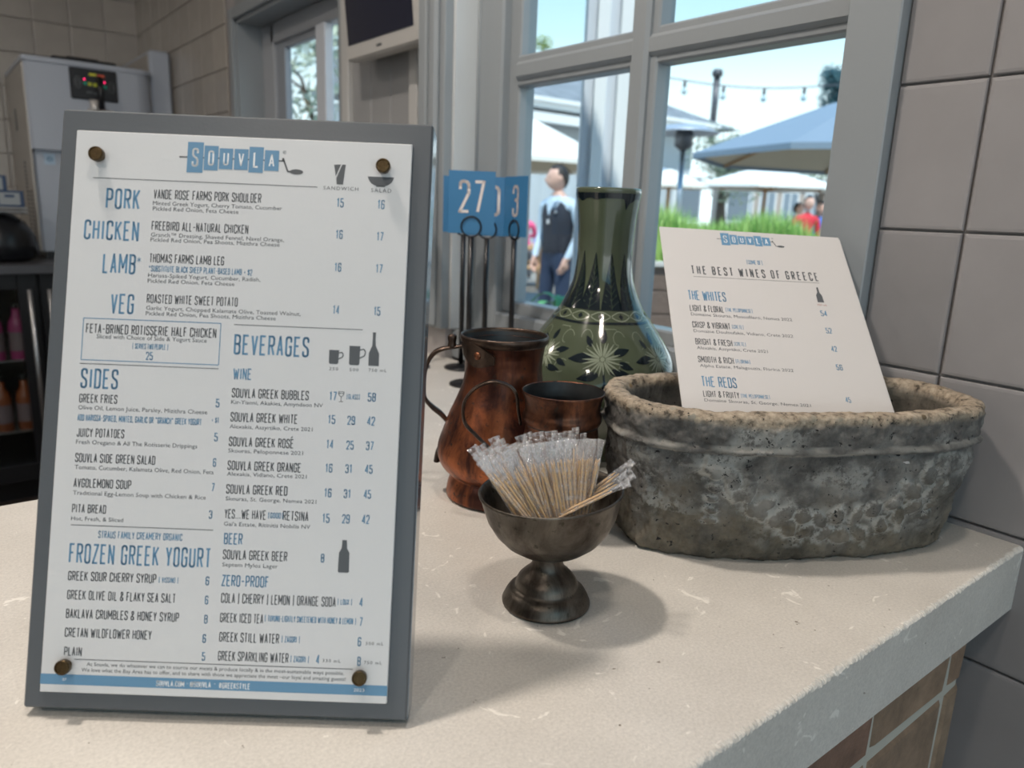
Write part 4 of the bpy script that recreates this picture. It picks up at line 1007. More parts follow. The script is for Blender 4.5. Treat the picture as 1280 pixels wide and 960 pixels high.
kn = wpts([(0.4503, 0.675, 0.1695)])[0]
MB().lathe([(0.0055, 0), (0.0050, 0.003), (0.0044, 0.007), (0.0052, 0.011), (0.0050, 0.014), (0.003, 0.0158), (0.0, 0.0162)], 16, c=tuple(kn)).build('thumb_knob', M_HANDLE, pit)
# hinge plate riveted below the rim, following the body
fa = atan2(-0.6389, -0.4957)
mb = MB(); vs = []; 
for i in range(15):
    t = i/14; a = fa-1.25+1.05*t
    hw = 0.0052+0.0075*sin(pi*min(1, t*1.0))**1.5 if t < .99 else 0.004
    zc = 0.1725-0.0075*t
    for dz in (-hw, hw):
        r = 0.0462+0.0022+(0.001 if dz > 0 else -0.0005); vs.append((r*cos(a), r*sin(a), zc+dz))
    for dz in (-hw, hw):
        r = 0.0445; vs.append((r*cos(a), r*sin(a), zc+dz))
fs = []
for i in range(14):
    o_ = i*4; fs += [(o_, o_+4, o_+5, o_+1), (o_+1, o_+5, o_+7, o_+3), (o_+2, o_+6, o_+4, o_)]
fs += [(0, 1, 3, 2), (56, 58, 59, 57)]
hin = mb.add(vs, fs, 0, False).build('hinge_plate', M_HANDLE, pit)
a = fa-0.62; d = Vector((cos(a), sin(a), 0)); cpos = d*0.0482+Vector((0, 0, 0.1688))
MB().lathe([(0.0046, -0.001), (0.0044, 0.0012), (0.0030, 0.0024), (0, 0.0028)], 16, M=Matrix.Translation(cpos) @ d.to_track_quat('Z', 'Y').to_matrix().to_4x4()).build('rivet', M_COPPER2, hin)
# ------------------------------------------------------------------ copper mug
MC = Vector((0.485, 0.527, 0.0005))
mug = empty('copper_mug', MC, 'dark copper mug with ringed neck and looped handle, behind the toothpicks', 'mug')
mp_ = [(0.031, 0.0), (0.0335, 0.002), (0.0342, 0.010), (0.0355, 0.030), (0.0368, 0.0545), (0.0372, 0.0560), (0.0368, 0.0575), (0.0374, 0.075), (0.0376, 0.0887), (0.0379, 0.0900), (0.0375, 0.0915), (0.0374, 0.1014), (0.0362, 0.111), (0.0364, 0.1145), (0.0385, 0.1165), (0.0396, 0.1190), (0.0399, 0.1225), (0.0393, 0.1255), (0.0380, 0.1275), (0.0376, 0.130), (0.0378, 0.134), (0.0388, 0.139), (0.0402, 0.1435), (0.0413, 0.1465), (0.0414, 0.1480), (0.0407, 0.1485), (0.0402, 0.1475)]
MB().lathe(mp_, 72, fn=dent(0, 0.0004), cap=False).build('body', M_COPPER2, mug)
MB().lathe([(0.0404, 0.1476), (0.0385, 0.141), (0.0368, 0.134), (0.0366, 0.129), (0.0385, 0.124), (0.0384, 0.118), (0.0355, 0.112), (0.0362, 0.09), (0.0345, 0.03), (0.0, 0.006)], 60, cap=False).build('lining', M_TIN, mug)
def mpts(l): return [Vector(p)-MC for p in l]
mh = smooth_path(mpts([(0.4535, 0.5535, 0.112), (0.4510, 0.5552, 0.126), (0.4495, 0.5560, 0.139), (0.4465, 0.5578, 0.1470), (0.4399, 0.5629, 0.1529), (0.428, 0.5723, 0.1547), (0.4152, 0.5826, 0.1459), (0.408, 0.5883, 0.1308), (0.409, 0.5875, 0.1118), (0.4187, 0.5798, 0.098), (0.4291, 0.5715, 0.085), (0.4442, 0.5595, 0.0653), (0.4570, 0.5490, 0.0600)]), 6)
MB().tube(mh, 1.0, 12, flat=(0.0044, 0.0017, (0.62, 0.78, 0))).build('handle', M_HANDLE, mug)
# ------------------------------------------------------------------ pewter goblet with wrapped toothpicks
GC = Vector((0.3812, 0.4222, 0.0005))
gob = empty('footed_bowl', GC, 'small tarnished pewter footed bowl holding wrapped toothpicks', 'bowl')
MB().lathe([(0.0355, 0.0), (0.0368, 0.0008), (0.0370, 0.0022), (0.0362, 0.0040), (0.0345, 0.0078), (0.0325, 0.0112), (0.0295, 0.0135), (0.0268, 0.0148), (0.0262, 0.0165), (0.0258, 0.0190), (0.0238, 0.0230), (0.0195, 0.0275), (0.0155, 0.0310), (0.0133, 0.0345), (0.0124, 0.0390), (0.0122, 0.0440), (0.0128, 0.0480), (0.0, 0.0485)], 72).build('foot', M_PEWTER, gob)
axis = Vector((-_F.x, -_F.y, 0)).normalized()      # bowl is bent a little on its stem
BT = Matrix.Translation((0.0, 0.0, 0.046)) @ Matrix.Rotation(radians(4.2), 4, axis) @ Matrix.Rotation(radians(0.0), 4, 'X')
SH = Vector((_R.x, _R.y, 0)).normalized()*0.0035
BT = Matrix.Translation(SH) @ BT
bprof = [(0.0125, -0.001), (0.0190, 0.0005), (0.0300, 0.0045), (0.0395, 0.0115), (0.0470, 0.0205), (0.0525, 0.0310), (0.0558, 0.0430), (0.0572, 0.0500), (0.0588, 0.0525), (0.0592, 0.0540), (0.0584, 0.0548), (0.0568, 0.0540), (0.0550, 0.0480), (0.0535, 0.0400), (0.0500, 0.0290), (0.0440, 0.0190), (0.0350, 0.0110), (0.0200, 0.0050), (0.0, 0.0035)]
MB().lathe(bprof, 80, M=BT).build('bowl', M_PEWTER, gob)
BC = GC+Vector(BT.translation)
RT = Vector((_R.x, _R.y, 0)).normalized(); FW = Vector((_F.x, _F.y, 0)).normalized()
def pick_mesh(seed):
    r = random.Random(seed); mb = MB(); L = 0.065
    mb.tube([(0, 0, 0.006), (0, 0, 0.0085), (0, 0, 0.016), (0.0002, 0, 0.040), (0, 0, 0.063), (0, 0, 0.0705), (0, 0, 0.073)], [0.0003, 0.0007, 0.0011, 0.0011, 0.0011, 0.0007, 0.0002], 6)
    me = bpy.data.meshes.new('toothpick'); me.from_pydata(mb.v, [], mb.f); me.polygons.foreach_set('use_smooth', mb.sm); me.materials.append(M_PICK); me.update()
    # crimped film sleeve, closed flat at both ends
    wb = MB(); n = 16; vs = []; w_ = 0.0052
    ph = r.uniform(0, 6)
    for i in range(n+1):
        t = i/n; z_ = 0.0+0.088*t
        open_ = sin(pi*min(1, max(0, (t-0.04)/0.9)))**0.5 if 0.04 < t < 0.94 else 0.0
        tw = 0.35*sin(t*5+ph)
        for k_ in range(8):
            a = 2*pi*k_/8; x = w_*(0.62+0.38*(1-open_))*cos(a); y = (0.0017*open_+0.00025)*sin(a)
            x += 0.0006*noise.noise(Vector((i*0.9, k_*0.7, seed))); y += 0.0012*noise.noise(Vector((i*0.8, k_*0.9, seed+9.1)))
            vs.append((x*cos(tw)-y*sin(tw), x*sin(tw)+y*cos(tw), z_))
    fs = [(i*8+k_, i*8+(k_+1) % 8, i*8+8+(k_+1) % 8, i*8+8+k_) for i in range(n) for k_ in range(8)]
    me2 = bpy.data.meshes.new('wrapper'); me2.from_pydata(vs, [], fs); me2.materials.append(M_FILM); me2.update()
    return me, me2
PM = [pick_mesh(s_) for s_ in range(6)]
def place_pick(base, tip_dir, spin, i):
    e_ = empty('wrapped_toothpick', base, 'birch toothpick in a clear film wrapper, bundled in the pewter bowl', 'toothpick', 'wrapped toothpicks in the footed bowl')
    q = Vector(tip_dir).normalized().to_track_quat('Z', 'Y'); e_.rotation_mode = 'QUATERNION'
    from mathutils import Quaternion
    e_.rotation_quaternion = q @ Quaternion((0, 0, 1), spin)
    a, b = PM[i % 6]; link('toothpick', a, e_, (-0.0014, 0, 0)); link('toothpick', a, e_, (0.0015, 0.0006, -0.0015)); link('wrapper', b, e_); return e_
cnt = 0
rp_ = random.Random(11)
for row, (dep, nn__) in enumerate([(-0.036, 17), (-0.022, 17), (-0.006, 16), (0.010, 14)]):
    for i in range(nn__):
        t = (i+0.5)/nn__+rp_.uniform(-0.015, 0.015)
        rr = sqrt(max(0, 0.050**2-dep**2))
        # where the pick crosses the rim plane, and how far it leans
        xr = -rr*0.93+(rr*0.93+0.030)*t
        lean = -0.70+0.84*t+rp_.uniform(-0.07, 0.07)
        if i == 0: lean -= 0.02
        up = 0.036+rp_.uniform(-0.007, 0.006)+(0.004 if t > .75 else 0)
        dirv = RT*sin(lean)+Vector((0, 0, cos(lean)))+FW*(0.10+0.10*row+rp_.uniform(-0.05, 0.05))
        dirv.normalize()
        cross = BC+RT*xr+FW*dep+Vector((0, 0, 0.052))
        base = cross-dirv*(0.088-up-0.006)
        zmin = BC.z+0.010+0.30*max(0, ((base-BC).to_2d().length-0.022))
        if base.z < zmin: base = base+dirv*((zmin-base.z)/dirv.z)
        # keep the foot inside the bowl wall
        off = (base-BC); hr = off.to_2d().length; hmax = 0.016+0.036*min(1, max(0, (base.z-BC.z-0.005)/0.028))**0.7
        if hr > hmax: base = Vector((BC.x+off.x*hmax/hr, BC.y+off.y*hmax/hr, base.z))
        place_pick(base, dirv, rp_.uniform(-0.5, 0.5)+atan2(RT.y, RT.x), cnt); cnt += 1
for (xr, dep, lean, fw) in ((0.004, -0.038, 1.02, -0.05), (0.010, -0.034, 0.98, 0.05), (0.015, -0.028, 0.9, 0.15)):
    dirv = (RT*sin(lean)+Vector((0, 0, cos(lean)))+FW*fw).normalized()
    base = BC+RT*(xr-0.03*sin(lean))+FW*dep*0.8+Vector((0, 0, 0.030))
    place_pick(base, dirv, 0.3, cnt)['label'] = 'wrapped toothpick lying far over to the right across the bowl rim'; cnt += 1
# ------------------------------------------------------------------ table number stands
def number_stand(pos, num, yaw, label, hcard=(0.279, 0.385), w_=0.082):
    e_ = empty('table_number_stand', (pos[0], pos[1], 0.0005), label, 'number stand', 'table number stands by the window', rz=yaw)
    MB().lathe([(0.0335, 0.0), (0.0339, 0.001), (0.0335, 0.003), (0.031, 0.0045), (0.008, 0.0058), (0.006, 0.009), (0.0, 0.009)], 40).build('base', M_BLACK, e_)
    zc = hcard[0]+0.004
    MB().tube([(0, 0, 0.004), (0, 0, 0.15), (0, 0, zc-0.012)], 0.0052, 12).build('stem', M_BLACK, e_)
    for dy in (-0.0022, 0.0022):
        MB().tube([(0.0175*cos(2*pi*i/28), dy, zc+0.006+0.0175*sin(2*pi*i/28)) for i in range(28)], 0.0016, 8, closed=True).build('wire_ring', M_BLACK, e_)
    MB().box(-w_/2, w_/2, -0.0006, 0.0006, hcard[0]-0.002, hcard[1], 0.0002).build('number_card', M_CARD, e_)
    if num:
        tm = MB(); n = len(num); wd = 0.021*n+0.004*(n-1)
        stroke_text(tm, num, -wd/2, 0, wd, 0.058, th=0.115, wr=0.34, gap=0.14)
        tb = MB(); zb = hcard[1]-0.073
        tb.add([(x, -0.0009, zb+y) for x, y, _ in tm.v], tm.f); 
        tb.build('printed_number', M_CARDT, e_)
    return e_
number_stand((0.775, 1.108), '27', radians(-35), 'front table number stand with the blue card 27')
number_stand((0.847, 1.2365), '', radians(-35), 'number stand mostly hidden behind the card 27', (0.276, 0.381))
number_stand((0.8535, 1.1666), '10', radians(-36), 'number stand between the cards 27 and 3, half covered', (0.273, 0.380))
number_stand((0.868, 1.100), '3', radians(-98), 'table number stand turned sideways showing the blue card 3', (0.275, 0.381))
number_stand((0.768, 1.292), '', radians(59), 'number stand farthest left, only its round base showing', (0.272, 0.378))
# ------------------------------------------------------------------ wall monitor
mon = empty('wall_monitor', (0.955, 1.70, 0.80), 'white framed switched-off screen hanging on the panelled wall', 'monitor')
MM = Matrix.Rotation(radians(-5.0), 4, 'Y')
def mo(name, mb, m): return mb.build(name, m, mon)
mo('frame', MB().box(-0.075, -0.03, -0.215, 0.135, -0.128, 0.26, 0.006, M=MM), mat('off_white_plastic', (0.50, 0.49, 0.47), 0.4))
mo('screen', MB().box(-0.0765, -0.074, -0.196, 0.116, -0.092, 0.24, 0.0, M=MM), M_SCREEN)
mo('wall_bracket', MB().box(-0.03, 0.0195, -0.08, 0.02, -0.02, 0.14, 0.002, M=MM), M_DSTEEL)
mo('maker_mark', MB().box(-0.0758, -0.0748, -0.05, -0.025, -0.112, -0.107, 0.0, M=MM), M_INKG)
# ------------------------------------------------------------------ soft serve machine on the back counter
BZ = 0.052
bc = empty('back_counter', (-0.2, 3.9, FZ), 'dark steel back counter under the yogurt machine', 'counter')
def bcp(name, mb, m, root, parent=None):
    
    o = mb.build(name, m, parent or root)
    if parent is None: o.matrix_parent_inverse = Matrix.Translation(-Vector(root.location))
    return o
bcp('steel_top', MB().box(-1.3, 0.97, 3.36, 4.34, BZ-0.035, BZ, 0.002), M_DSTEEL, bc)
bcp('plinth', MB().box(-1.3, 0.97, 3.5, 4.34, FZ, FZ+0.10).box(-1.3, -0.35, 3.42, 4.34, FZ+0.1, BZ-0.036), M_DARK, bc)
mach = empty('soft_serve_machine', (0.63, 4.0, BZ), 'white soft serve machine with black control panel and steel side', 'yogurt machine')
mm = lambda name, mb, m, parent=None: bcp(name, mb, m, mach, parent)
X0, X1, YF = 0.393, 0.862, 3.65
def body_poly(x0, x1, yf, rr=0.07):
    pts = [(x0, 4.30), (x0, yf+0.01), (x0+0.01, yf)]
    for i in range(9):
        a = -pi/2+pi/2*i/8; pts.append((x1-rr+rr*cos(a), yf+rr+rr*sin(a)))
    pts.append((x1, 4.30)); return pts
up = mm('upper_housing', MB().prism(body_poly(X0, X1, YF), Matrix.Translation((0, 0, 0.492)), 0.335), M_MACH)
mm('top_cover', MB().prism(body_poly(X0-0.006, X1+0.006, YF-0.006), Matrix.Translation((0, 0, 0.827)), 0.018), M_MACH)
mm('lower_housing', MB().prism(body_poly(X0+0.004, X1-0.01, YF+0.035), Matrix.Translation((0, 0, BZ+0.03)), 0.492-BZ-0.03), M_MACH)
mm('foot_plinth', MB().box(X0+0.02, X1-0.02, YF+0.06, 4.28, BZ, BZ+0.03), M_DARK)
sidep = mm('side_panel', MB().box(X0-0.006, X0+0.002, YF+0.02, 4.30, BZ+0.03, 0.822, 0.001), M_MACHS)
for (yy, zz0, nrow) in ((3.86, 0.08, 22), (3.74, 0.08, 15)):
    for j in range(nrow):
        mb = MB()
        for i in range(3): mb.box(X0-0.0075, X0-0.0055, yy+i*0.020, yy+i*0.020+0.013, zz0+j*0.017, zz0+j*0.017+0.011)
        mm('vent_slots', mb, M_DARK, sidep)
mm('side_latch', MB().box(X0-0.0085, X0-0.0055, 4.02, 4.05, 0.58, 0.67), M_DARK, sidep)
mm('hopper_lid', MB().box(0.50, 0.74, 3.72, 4.05, 0.845, 0.868, 0.006).box(0.56, 0.68, 3.76, 3.9, 0.868, 0.878, 0.003), M_DARK)
cpn = mm('control_panel', MB().box(0.548, 0.722, YF-0.008, YF+0.002, 0.700, 0.822, 0.004), M_DARK)
def led(x, z_, w_, h_, col, es):
    mm('indicator_light', MB().box(x-w_/2, x+w_/2, YF-0.0095, YF-0.0075, z_-h_/2, z_+h_/2), mat('indicator_'+str(len(bpy.data.materials)), col, 0.4, emit=col, es=es), cpn)
led(0.632, 0.800, 0.026, 0.008, (0.45, 0.42, 0.02), 0.25); led(0.662, 0.798, 0.026, 0.008, (0.45, 0.06, 0.02), 0.25)
led(0.600, 0.779, 0.005, 0.006, (1.0, 0.02, 0.15), 2.5); led(0.674, 0.775, 0.005, 0.006, (1.0, 0.02, 0.15), 2.5)
led(0.602, 0.764, 0.012, 0.012, (0.0, 0.22, 0.14), 0.12); led(0.675, 0.757, 0.012, 0.012, (0.0, 0.22, 0.14), 0.12)
led(0.619, 0.762, 0.013, 0.013, (0.35, 0.38, 0.02), 0.15); led(0.638, 0.761, 0.013, 0.013, (0.35, 0.38, 0.02), 0.15)
for (x, z_) in ((0.576, 0.765), (0.699, 0.757)):
    mm('printed_pictogram', MB().tube([(x+0.011*cos(2*pi*i/14), YF-0.0082, z_+0.022*sin(2*pi*i/14)) for i in range(14)], 0.0016, 6, closed=True).tube([(x+0.005*cos(2*pi*i/10), YF-0.0082, z_+0.012*sin(2*pi*i/10)) for i in range(10)], 0.0013, 6, closed=True), mat('grey_pictogram', (0.12, 0.13, 0.14), 0.5), cpn)
mm('printed_caption', MB().box(0.605, 0.627, YF-0.0088, YF-0.008, 0.727, 0.733).box(0.632, 0.654, YF-0.0088, YF-0.008, 0.725, 0.731), M_INKG, cpn)
mm('draw_handle', MB().tube([(0.652, YF-0.03, 0.790), (0.651, YF-0.045, 0.74), (0.651, YF-0.04, 0.665)], [0.010, 0.011, 0.012], 12), M_DARK)
mm('nozzle', MB().lathe([(0.012, -0.05), (0.016, -0.04), (0.018, 0.0), (0.0, 0.002)], 20, c=(0.628, YF-0.022, 0.70)).box(0.60, 0.70, YF-0.03, YF, 0.62, 0.665, 0.006), mat('nozzle_steel', (0.6, 0.58, 0.55), 0.3, metal=0.3))
stk = mm('round_sticker', MB().box(0.435, 0.475, YF+0.033, YF+0.0345, 0.434, 0.478), mat('pale_blue_sticker', (0.42, 0.55, 0.68), 0.5))
mm('sticker_ring', MB().tube([(0.456+0.008*cos(2*pi*i/18), YF+0.032, 0.456+0.008*sin(2*pi*i/18)) for i in range(18)], 0.002, 6, closed=True), M_INKB, stk)
equ = empty('tall_equipment_box', (0.915, 4.05, BZ), 'taller pale steel cabinet squeezed between the machine and the wall', 'equipment')
bcp('housing', MB().box(0.872, 0.958, 3.72, 4.32, BZ, 0.945, 0.01), M_MACH, equ)
bcp('side_skin', MB().box(0.869, 0.8715, 3.74, 4.31, BZ+0.02, 0.925), M_MACHS, equ)
# under-counter fridge with bottles
M_FG = M_GLASS
fr = empty('undercounter_fridge', (0.33, 3.9, FZ+0.1), 'black undercounter fridge with glass doors and steel handles', 'fridge')
fp = lambda name, mb, m, parent=None: bcp(name, mb, m, fr, parent)
fz0, fz1 = FZ+0.104, BZ-0.037
fp('cabinet', MB().box(-0.34, 0.96, 3.44, 3.46, fz0, fz0+0.02).box(-0.34, -0.32, 3.44, 4.3, fz0, fz1).box(0.94, 0.96, 3.44, 4.3, fz0, fz1).box(-0.32, 0.94, 4.28, 4.3, fz0, fz1).box(-0.32, 0.94, 3.44, 4.28, fz0+0.0, fz0+0.02).box(-0.32, 0.94, 3.44, 4.28, fz1-0.02, fz1).box(0.33, 0.35, 3.44, 4.28, fz0, fz1), M_DARK)
for (xa, xb) in ((-0.335, 0.336), (0.344, 0.955)):
    d_ = fp('door', MB().box(xa, xa+0.06, 3.405, 3.437, fz0, fz1, 0.002).box(xb-0.065, xb, 3.405, 3.437, fz0, fz1, 0.002).box(xa+0.06, xb-0.065, 3.405, 3.437, fz0, fz0+0.07, 0.002).box(xa+0.06, xb-0.065, 3.405, 3.437, fz1-0.06, fz1, 0.002), M_DARK)
    fp('door_glass', MB().box(xa+0.055, xb-0.06, 3.418, 3.424, fz0+0.06, fz1-0.05), M_FG, d_)
    hx = xb-0.028 if xa < 0 else xa+0.03
    fp('handle', MB().tube([(hx, 3.385, fz1-0.06), (hx, 3.385, fz0+0.10)], 0.009, 10).box(hx-0.006, hx+0.006, 3.385, 3.405, fz1-0.09, fz1-0.075).box(hx-0.006, hx+0.006, 3.385, 3.405, fz0+0.12, fz0+0.135), M_STEEL, d_)
for z_ in (-0.33, -0.62): fp('wire_shelf', MB().box(-0.32, 0.33, 3.46, 4.2, z_-0.004, z_), M_STEEL)
M_PINK = mat('pink_label', (0.28, 0.03, 0.12), 0.4); M_ORNG = mat('orange_bottle', (0.20, 0.05, 0.015), 0.3); M_DGL = mat('dark_bottle_glass', (0.02, 0.03, 0.025), 0.1)
def bottle(x, y, z0, m, lab, cat='bottle', grp=None, h=0.22):
    e_ = empty('bottle', (x, y, z0+0.0005), lab, cat, grp)
    MB().lathe([(0.030, 0), (0.032, 0.003), (0.032, h*0.58), (0.028, h*0.68), (0.014, h*0.80), (0.012, h*0.93), (0.0, h*0.93)], 18).build('glass_body', m, e_)
    MB().lathe([(0.0325, h*0.16), (0.0325, h*0.50)], 18, cap=False).build('paper_label', mat('bottle_label', (0.5, 0.42, 0.4), 0.5) if 'label_m' not in globals() else globals()['label_m'], e_)
    MB().lathe([(0.013, h*0.92), (0.0135, h), (0.0, h)], 14).build('cap', M_DARK, e_)
label_m = mat('bottle_label', (0.16, 0.11, 0.12), 0.5)
for i in range(5): bottle(0.262-0.078*i, 3.50, -0.33, M_PINK, 'pink drink bottle on the upper fridge shelf', grp='pink bottles in the fridge')
for i in range(5): bottle(0.262-0.078*i, 3.50, -0.62, M_ORNG if i < 2 else M_DGL, 'orange drink bottle on the lower fridge shelf' if i < 2 else 'dark drink bottle on the lower fridge shelf', grp='orange bottles in the fridge' if i < 2 else 'dark bottles in the fridge')
# things at the left end of the back counter
pot = empty('dark_round_container', (0.235, 3.60, BZ), 'dark round-shouldered container left of the yogurt machine', 'container')
bcp('shell', MB().lathe([(0.10, 0.0005), (0.125, 0.01), (0.135, 0.06), (0.128, 0.11), (0.10, 0.155), (0.05, 0.178), (0.0, 0.183)], 40, c=(0.235, 3.60, BZ)), M_DARK, pot)
bcp('hoop', MB().tube([(0.235+0.138*cos(a)*0.98, 3.60-0.03, BZ+0.02+0.17*sin(a)) for a in [pi*i/20 for i in range(21)]], 0.008, 8), M_DSTEEL, pot)
def cup_stack(x, y, n, lab):
    st_ = empty('cup_lid_stack', (x, y, BZ+0.186), lab, 'stack of lids')
    for i in range(n):
        bcp('lid', MB().lathe([(0.034, 0), (0.036, 0.002), (0.036, 0.006), (0.030, 0.0085), (0.0, 0.0085)], 20, c=(x, y, BZ+0.186+i*0.0095)), M_WHITE if i % 2 else M_DSTEEL, st_)
for (x, y, z_, lab) in ((0.295, 3.56, 0.262, 'small navy box with a white label on the container'), (0.245, 3.585, 0.318, 'second navy box with a white label behind the first')):
    bx_ = empty('tea_box', (x, y, z_), lab, 'box')
    bcp('carton', MB().box(x-0.055, x+0.042, y-0.03, y+0.05, z_, z_+0.062, 0.002), M_NAVY, bx_)
    bcp('label_panel', MB().box(x-0.040, x+0.028, y-0.0312, y-0.0302, z_+0.008, z_+0.054), M_WHITE, bx_)
    bcp('label_mark', MB().box(x-0.022, x+0.010, y-0.0318, y-0.0313, z_+0.036, z_+0.046), M_NAVY, bx_)
rk = empty('striped_rack', (0.27, 3.6, 0.234), 'striped wire rack under the two navy boxes', 'rack')
for j in range(4): bcp('wire', MB().box(0.18, 0.345, 3.52, 3.66, 0.2365+0.007*j-0.0005, 0.2395+0.007*j-0.001), M_STEEL if j % 2 else M_DARK, rk)
# ------------------------------------------------------------------ ceiling lamps
for i, (x, y, pw) in enumerate(LAMPS):
    e_ = empty('ceiling_light', (x, y, CZ), 'round recessed ceiling light ' + ['above the menu board and copper mug', 'on the customer side, left of the camera', 'above the yogurt machine aisle', 'above the front edge of the counter', 'by the far left wall'][i], 'light')
    MB().lathe([(0.085, 0.0), (0.085, -0.02), (0.075, -0.024), (0.068, -0.010)], 32, cap=False).build('trim_ring', M_WHITE, e_)
    MB().lathe([(0.068, -0.004), (0.0, -0.004)], 32).build('lens', M_LAMP, e_)
    ld = bpy.data.lights.new('lamp', 'AREA'); ld.shape = 'DISK'; ld.size = 0.13; ld.energy = pw; ld.color = LAMP_COL
    lo_ = bpy.data.objects.new('lamp', ld); COL.objects.link(lo_); lo_.parent = e_; lo_.location = (0, 0, -0.028)
# ================================================================== outdoors
GZ = FZ-0.02
M_PAVE = mat('pale_patio_paving', (0.30, 0.275, 0.24), 0.8, var=0.15, vscale=3, bump=0.2, bscale=40)
M_ROOF = mat('grey_shingle_roof', (0.22, 0.24, 0.26), 0.8, var=0.2, vscale=3); M_FASC = mat('white_fascia', (0.85, 0.86, 0.86), 0.5)
M_SIDING = mat('grey_siding', (0.48, 0.51, 0.53), 0.7); M_CANV = mat('cream_canvas', (0.86, 0.82, 0.74), 0.8); M_CANVB = mat('blue_grey_canvas', (0.22, 0.28, 0.345), 0.8)
M_WOOD = make_wood('ash_wood', (0.42, 0.24, 0.11, 1), (0.55, 0.34, 0.17, 1)); M_DWOOD = make_wood('weathered_plank', (0.10, 0.065, 0.05, 1), (0.17, 0.12, 0.095, 1))
M_LEAFL = mat('lime_grass_blade', (0.46, 0.66, 0.20), 0.55); M_LEAFG = mat('grey_olive_leaf', (0.17, 0.22, 0.15), 0.7); M_LEAFD = mat('deep_green_leaf', (0.05, 0.16, 0.05), 0.5); M_BARK = mat('bark', (0.12, 0.09, 0.07), 0.9)
M_LEAFB = mat('bluish_conifer', (0.03, 0.10, 0.12), 0.8); M_LEAFY = mat('yellow_green_leaf', (0.22, 0.30, 0.06), 0.7)
MB().box(1.12, 45, -20, 60, GZ-0.1, GZ).build('patio_ground', M_PAVE, kind='structure')
MB().box(-30, 1.12, -40, -2.62, GZ-0.1, GZ).build('patio_ground', M_PAVE, kind='structure')
# outside post
e_ = empty('window_post', (1.75, 1.75, GZ), 'white fluted square post standing just outside the window', 'post')
x, y = 1.75, 1.755
u = Vector((0.79, -0.61, 0)); v = Vector((0.61, 0.79, 0)); RM = Matrix(((u.x, v.x, 0, 0), (u.y, v.y, 0, 0), (0, 0, 1, 0), (0, 0, 0, 1)))
M_POST = mat('pale_grey_post', (0.62, 0.66, 0.72), 0.5); M_POSTW = mat('white_post_rib', (0.82, 0.84, 0.85), 0.45)
MB().box(-0.095, 0.066, -0.03, 0.05, 0, 3.1, 0.003, M=RM).build('shaft', M_POST, e_)
for (a, b, c) in ((-0.066, -0.026, 0.020), (0.004, 0.062, 0.022)):
    MB().box(a, b, -0.03-c, -0.0305, 0.0, 3.1, 0.004, M=RM).build('rib', M_POSTW, e_)
# neighbouring building: eave runs along X at y = 15
BY = 15.0
nb = empty('neighbour_building', (16, 18, GZ), 'grey sided building with shingle roof and white fascia across the patio', 'building')
n_p = lambda name, mb, m, root=nb, parent=None: bcp(name, mb, m, root, parent)
pa = Vector((0, 0, CAM_H))
def onY(px, py, Y): d = ((px-640)/FPX*_R-(py-480)/FPX*_U+_F); return Vector((0, 0, CAM_H))+d*(Y/d.y)
e0 = onY(656, 121, BY); e1 = onY(897, 161, BY+0.0)
ez = (e0.z+e1.z)/2
n_p('wall', MB().box(e0.x-3, e1.x-0.5, BY+0.5, BY+4.6, GZ, ez-0.1), M_SIDING)
n_p('fascia', MB().box(e0.x-3.4, e1.x, BY, BY+0.08, ez-0.16, ez+0.06).box(e0.x-3.4, e1.x, BY-0.12, BY, ez-0.02, ez+0.08), M_FASC)
n_p('gutter', MB().box(e0.x-3.4, e0.x+(e1.x-e0.x)*0.66, BY-0.06, BY+0.2, ez-0.50, ez-0.28), M_FASC)
rt = onY(712, 93, BY+2.5)
rf = MB(); rz_ = rt.z; hx = e1.x+1.2
rf.add([(e0.x-3.4, BY, ez+0.06), (hx, BY, ez+0.02), (rt.x+1.0, BY+2.5, rz_), (e0.x-3.4, BY+2.5, rz_), (hx, BY+5, ez+0.02), (e0.x-3.4, BY+5, ez+0.06)], [(0, 1, 2, 3), (1, 4, 2), (3, 2, 4, 5), (0, 5, 4, 1), (0, 3, 5)])
n_p('roof', rf, M_ROOF)
ch = onY(891, 155, BY+0.6); ct_ = onY(895, 95, BY+0.6)
fl = n_p('flue_pipe', MB().tube([(ch.x, BY+0.6, ch.z-0.6), (ch.x, BY+0.6, ct_.z)], 0.10, 12), M_DSTEEL)
n_p('flue_cap', MB().lathe([(0.16, 0), (0.17, 0.12), (0.12, 0.2), (0, 0.22)], 14, c=(ch.x, BY+0.6, ct_.z)), M_DSTEEL, nb, fl)
for i in range(4):
    xw = e0.x+1.2+i*2.6
    f_ = n_p('window', MB().box(xw, xw+1.3, BY+0.44, BY+0.5, 0.2, 1.6), M_FASC)
    n_p('pane', MB().box(xw+0.1, xw+1.2, BY+0.42, BY+0.44, 0.3, 1.5), mat('far_window_pane', (0.12, 0.16, 0.2), 0.15), nb, f_)
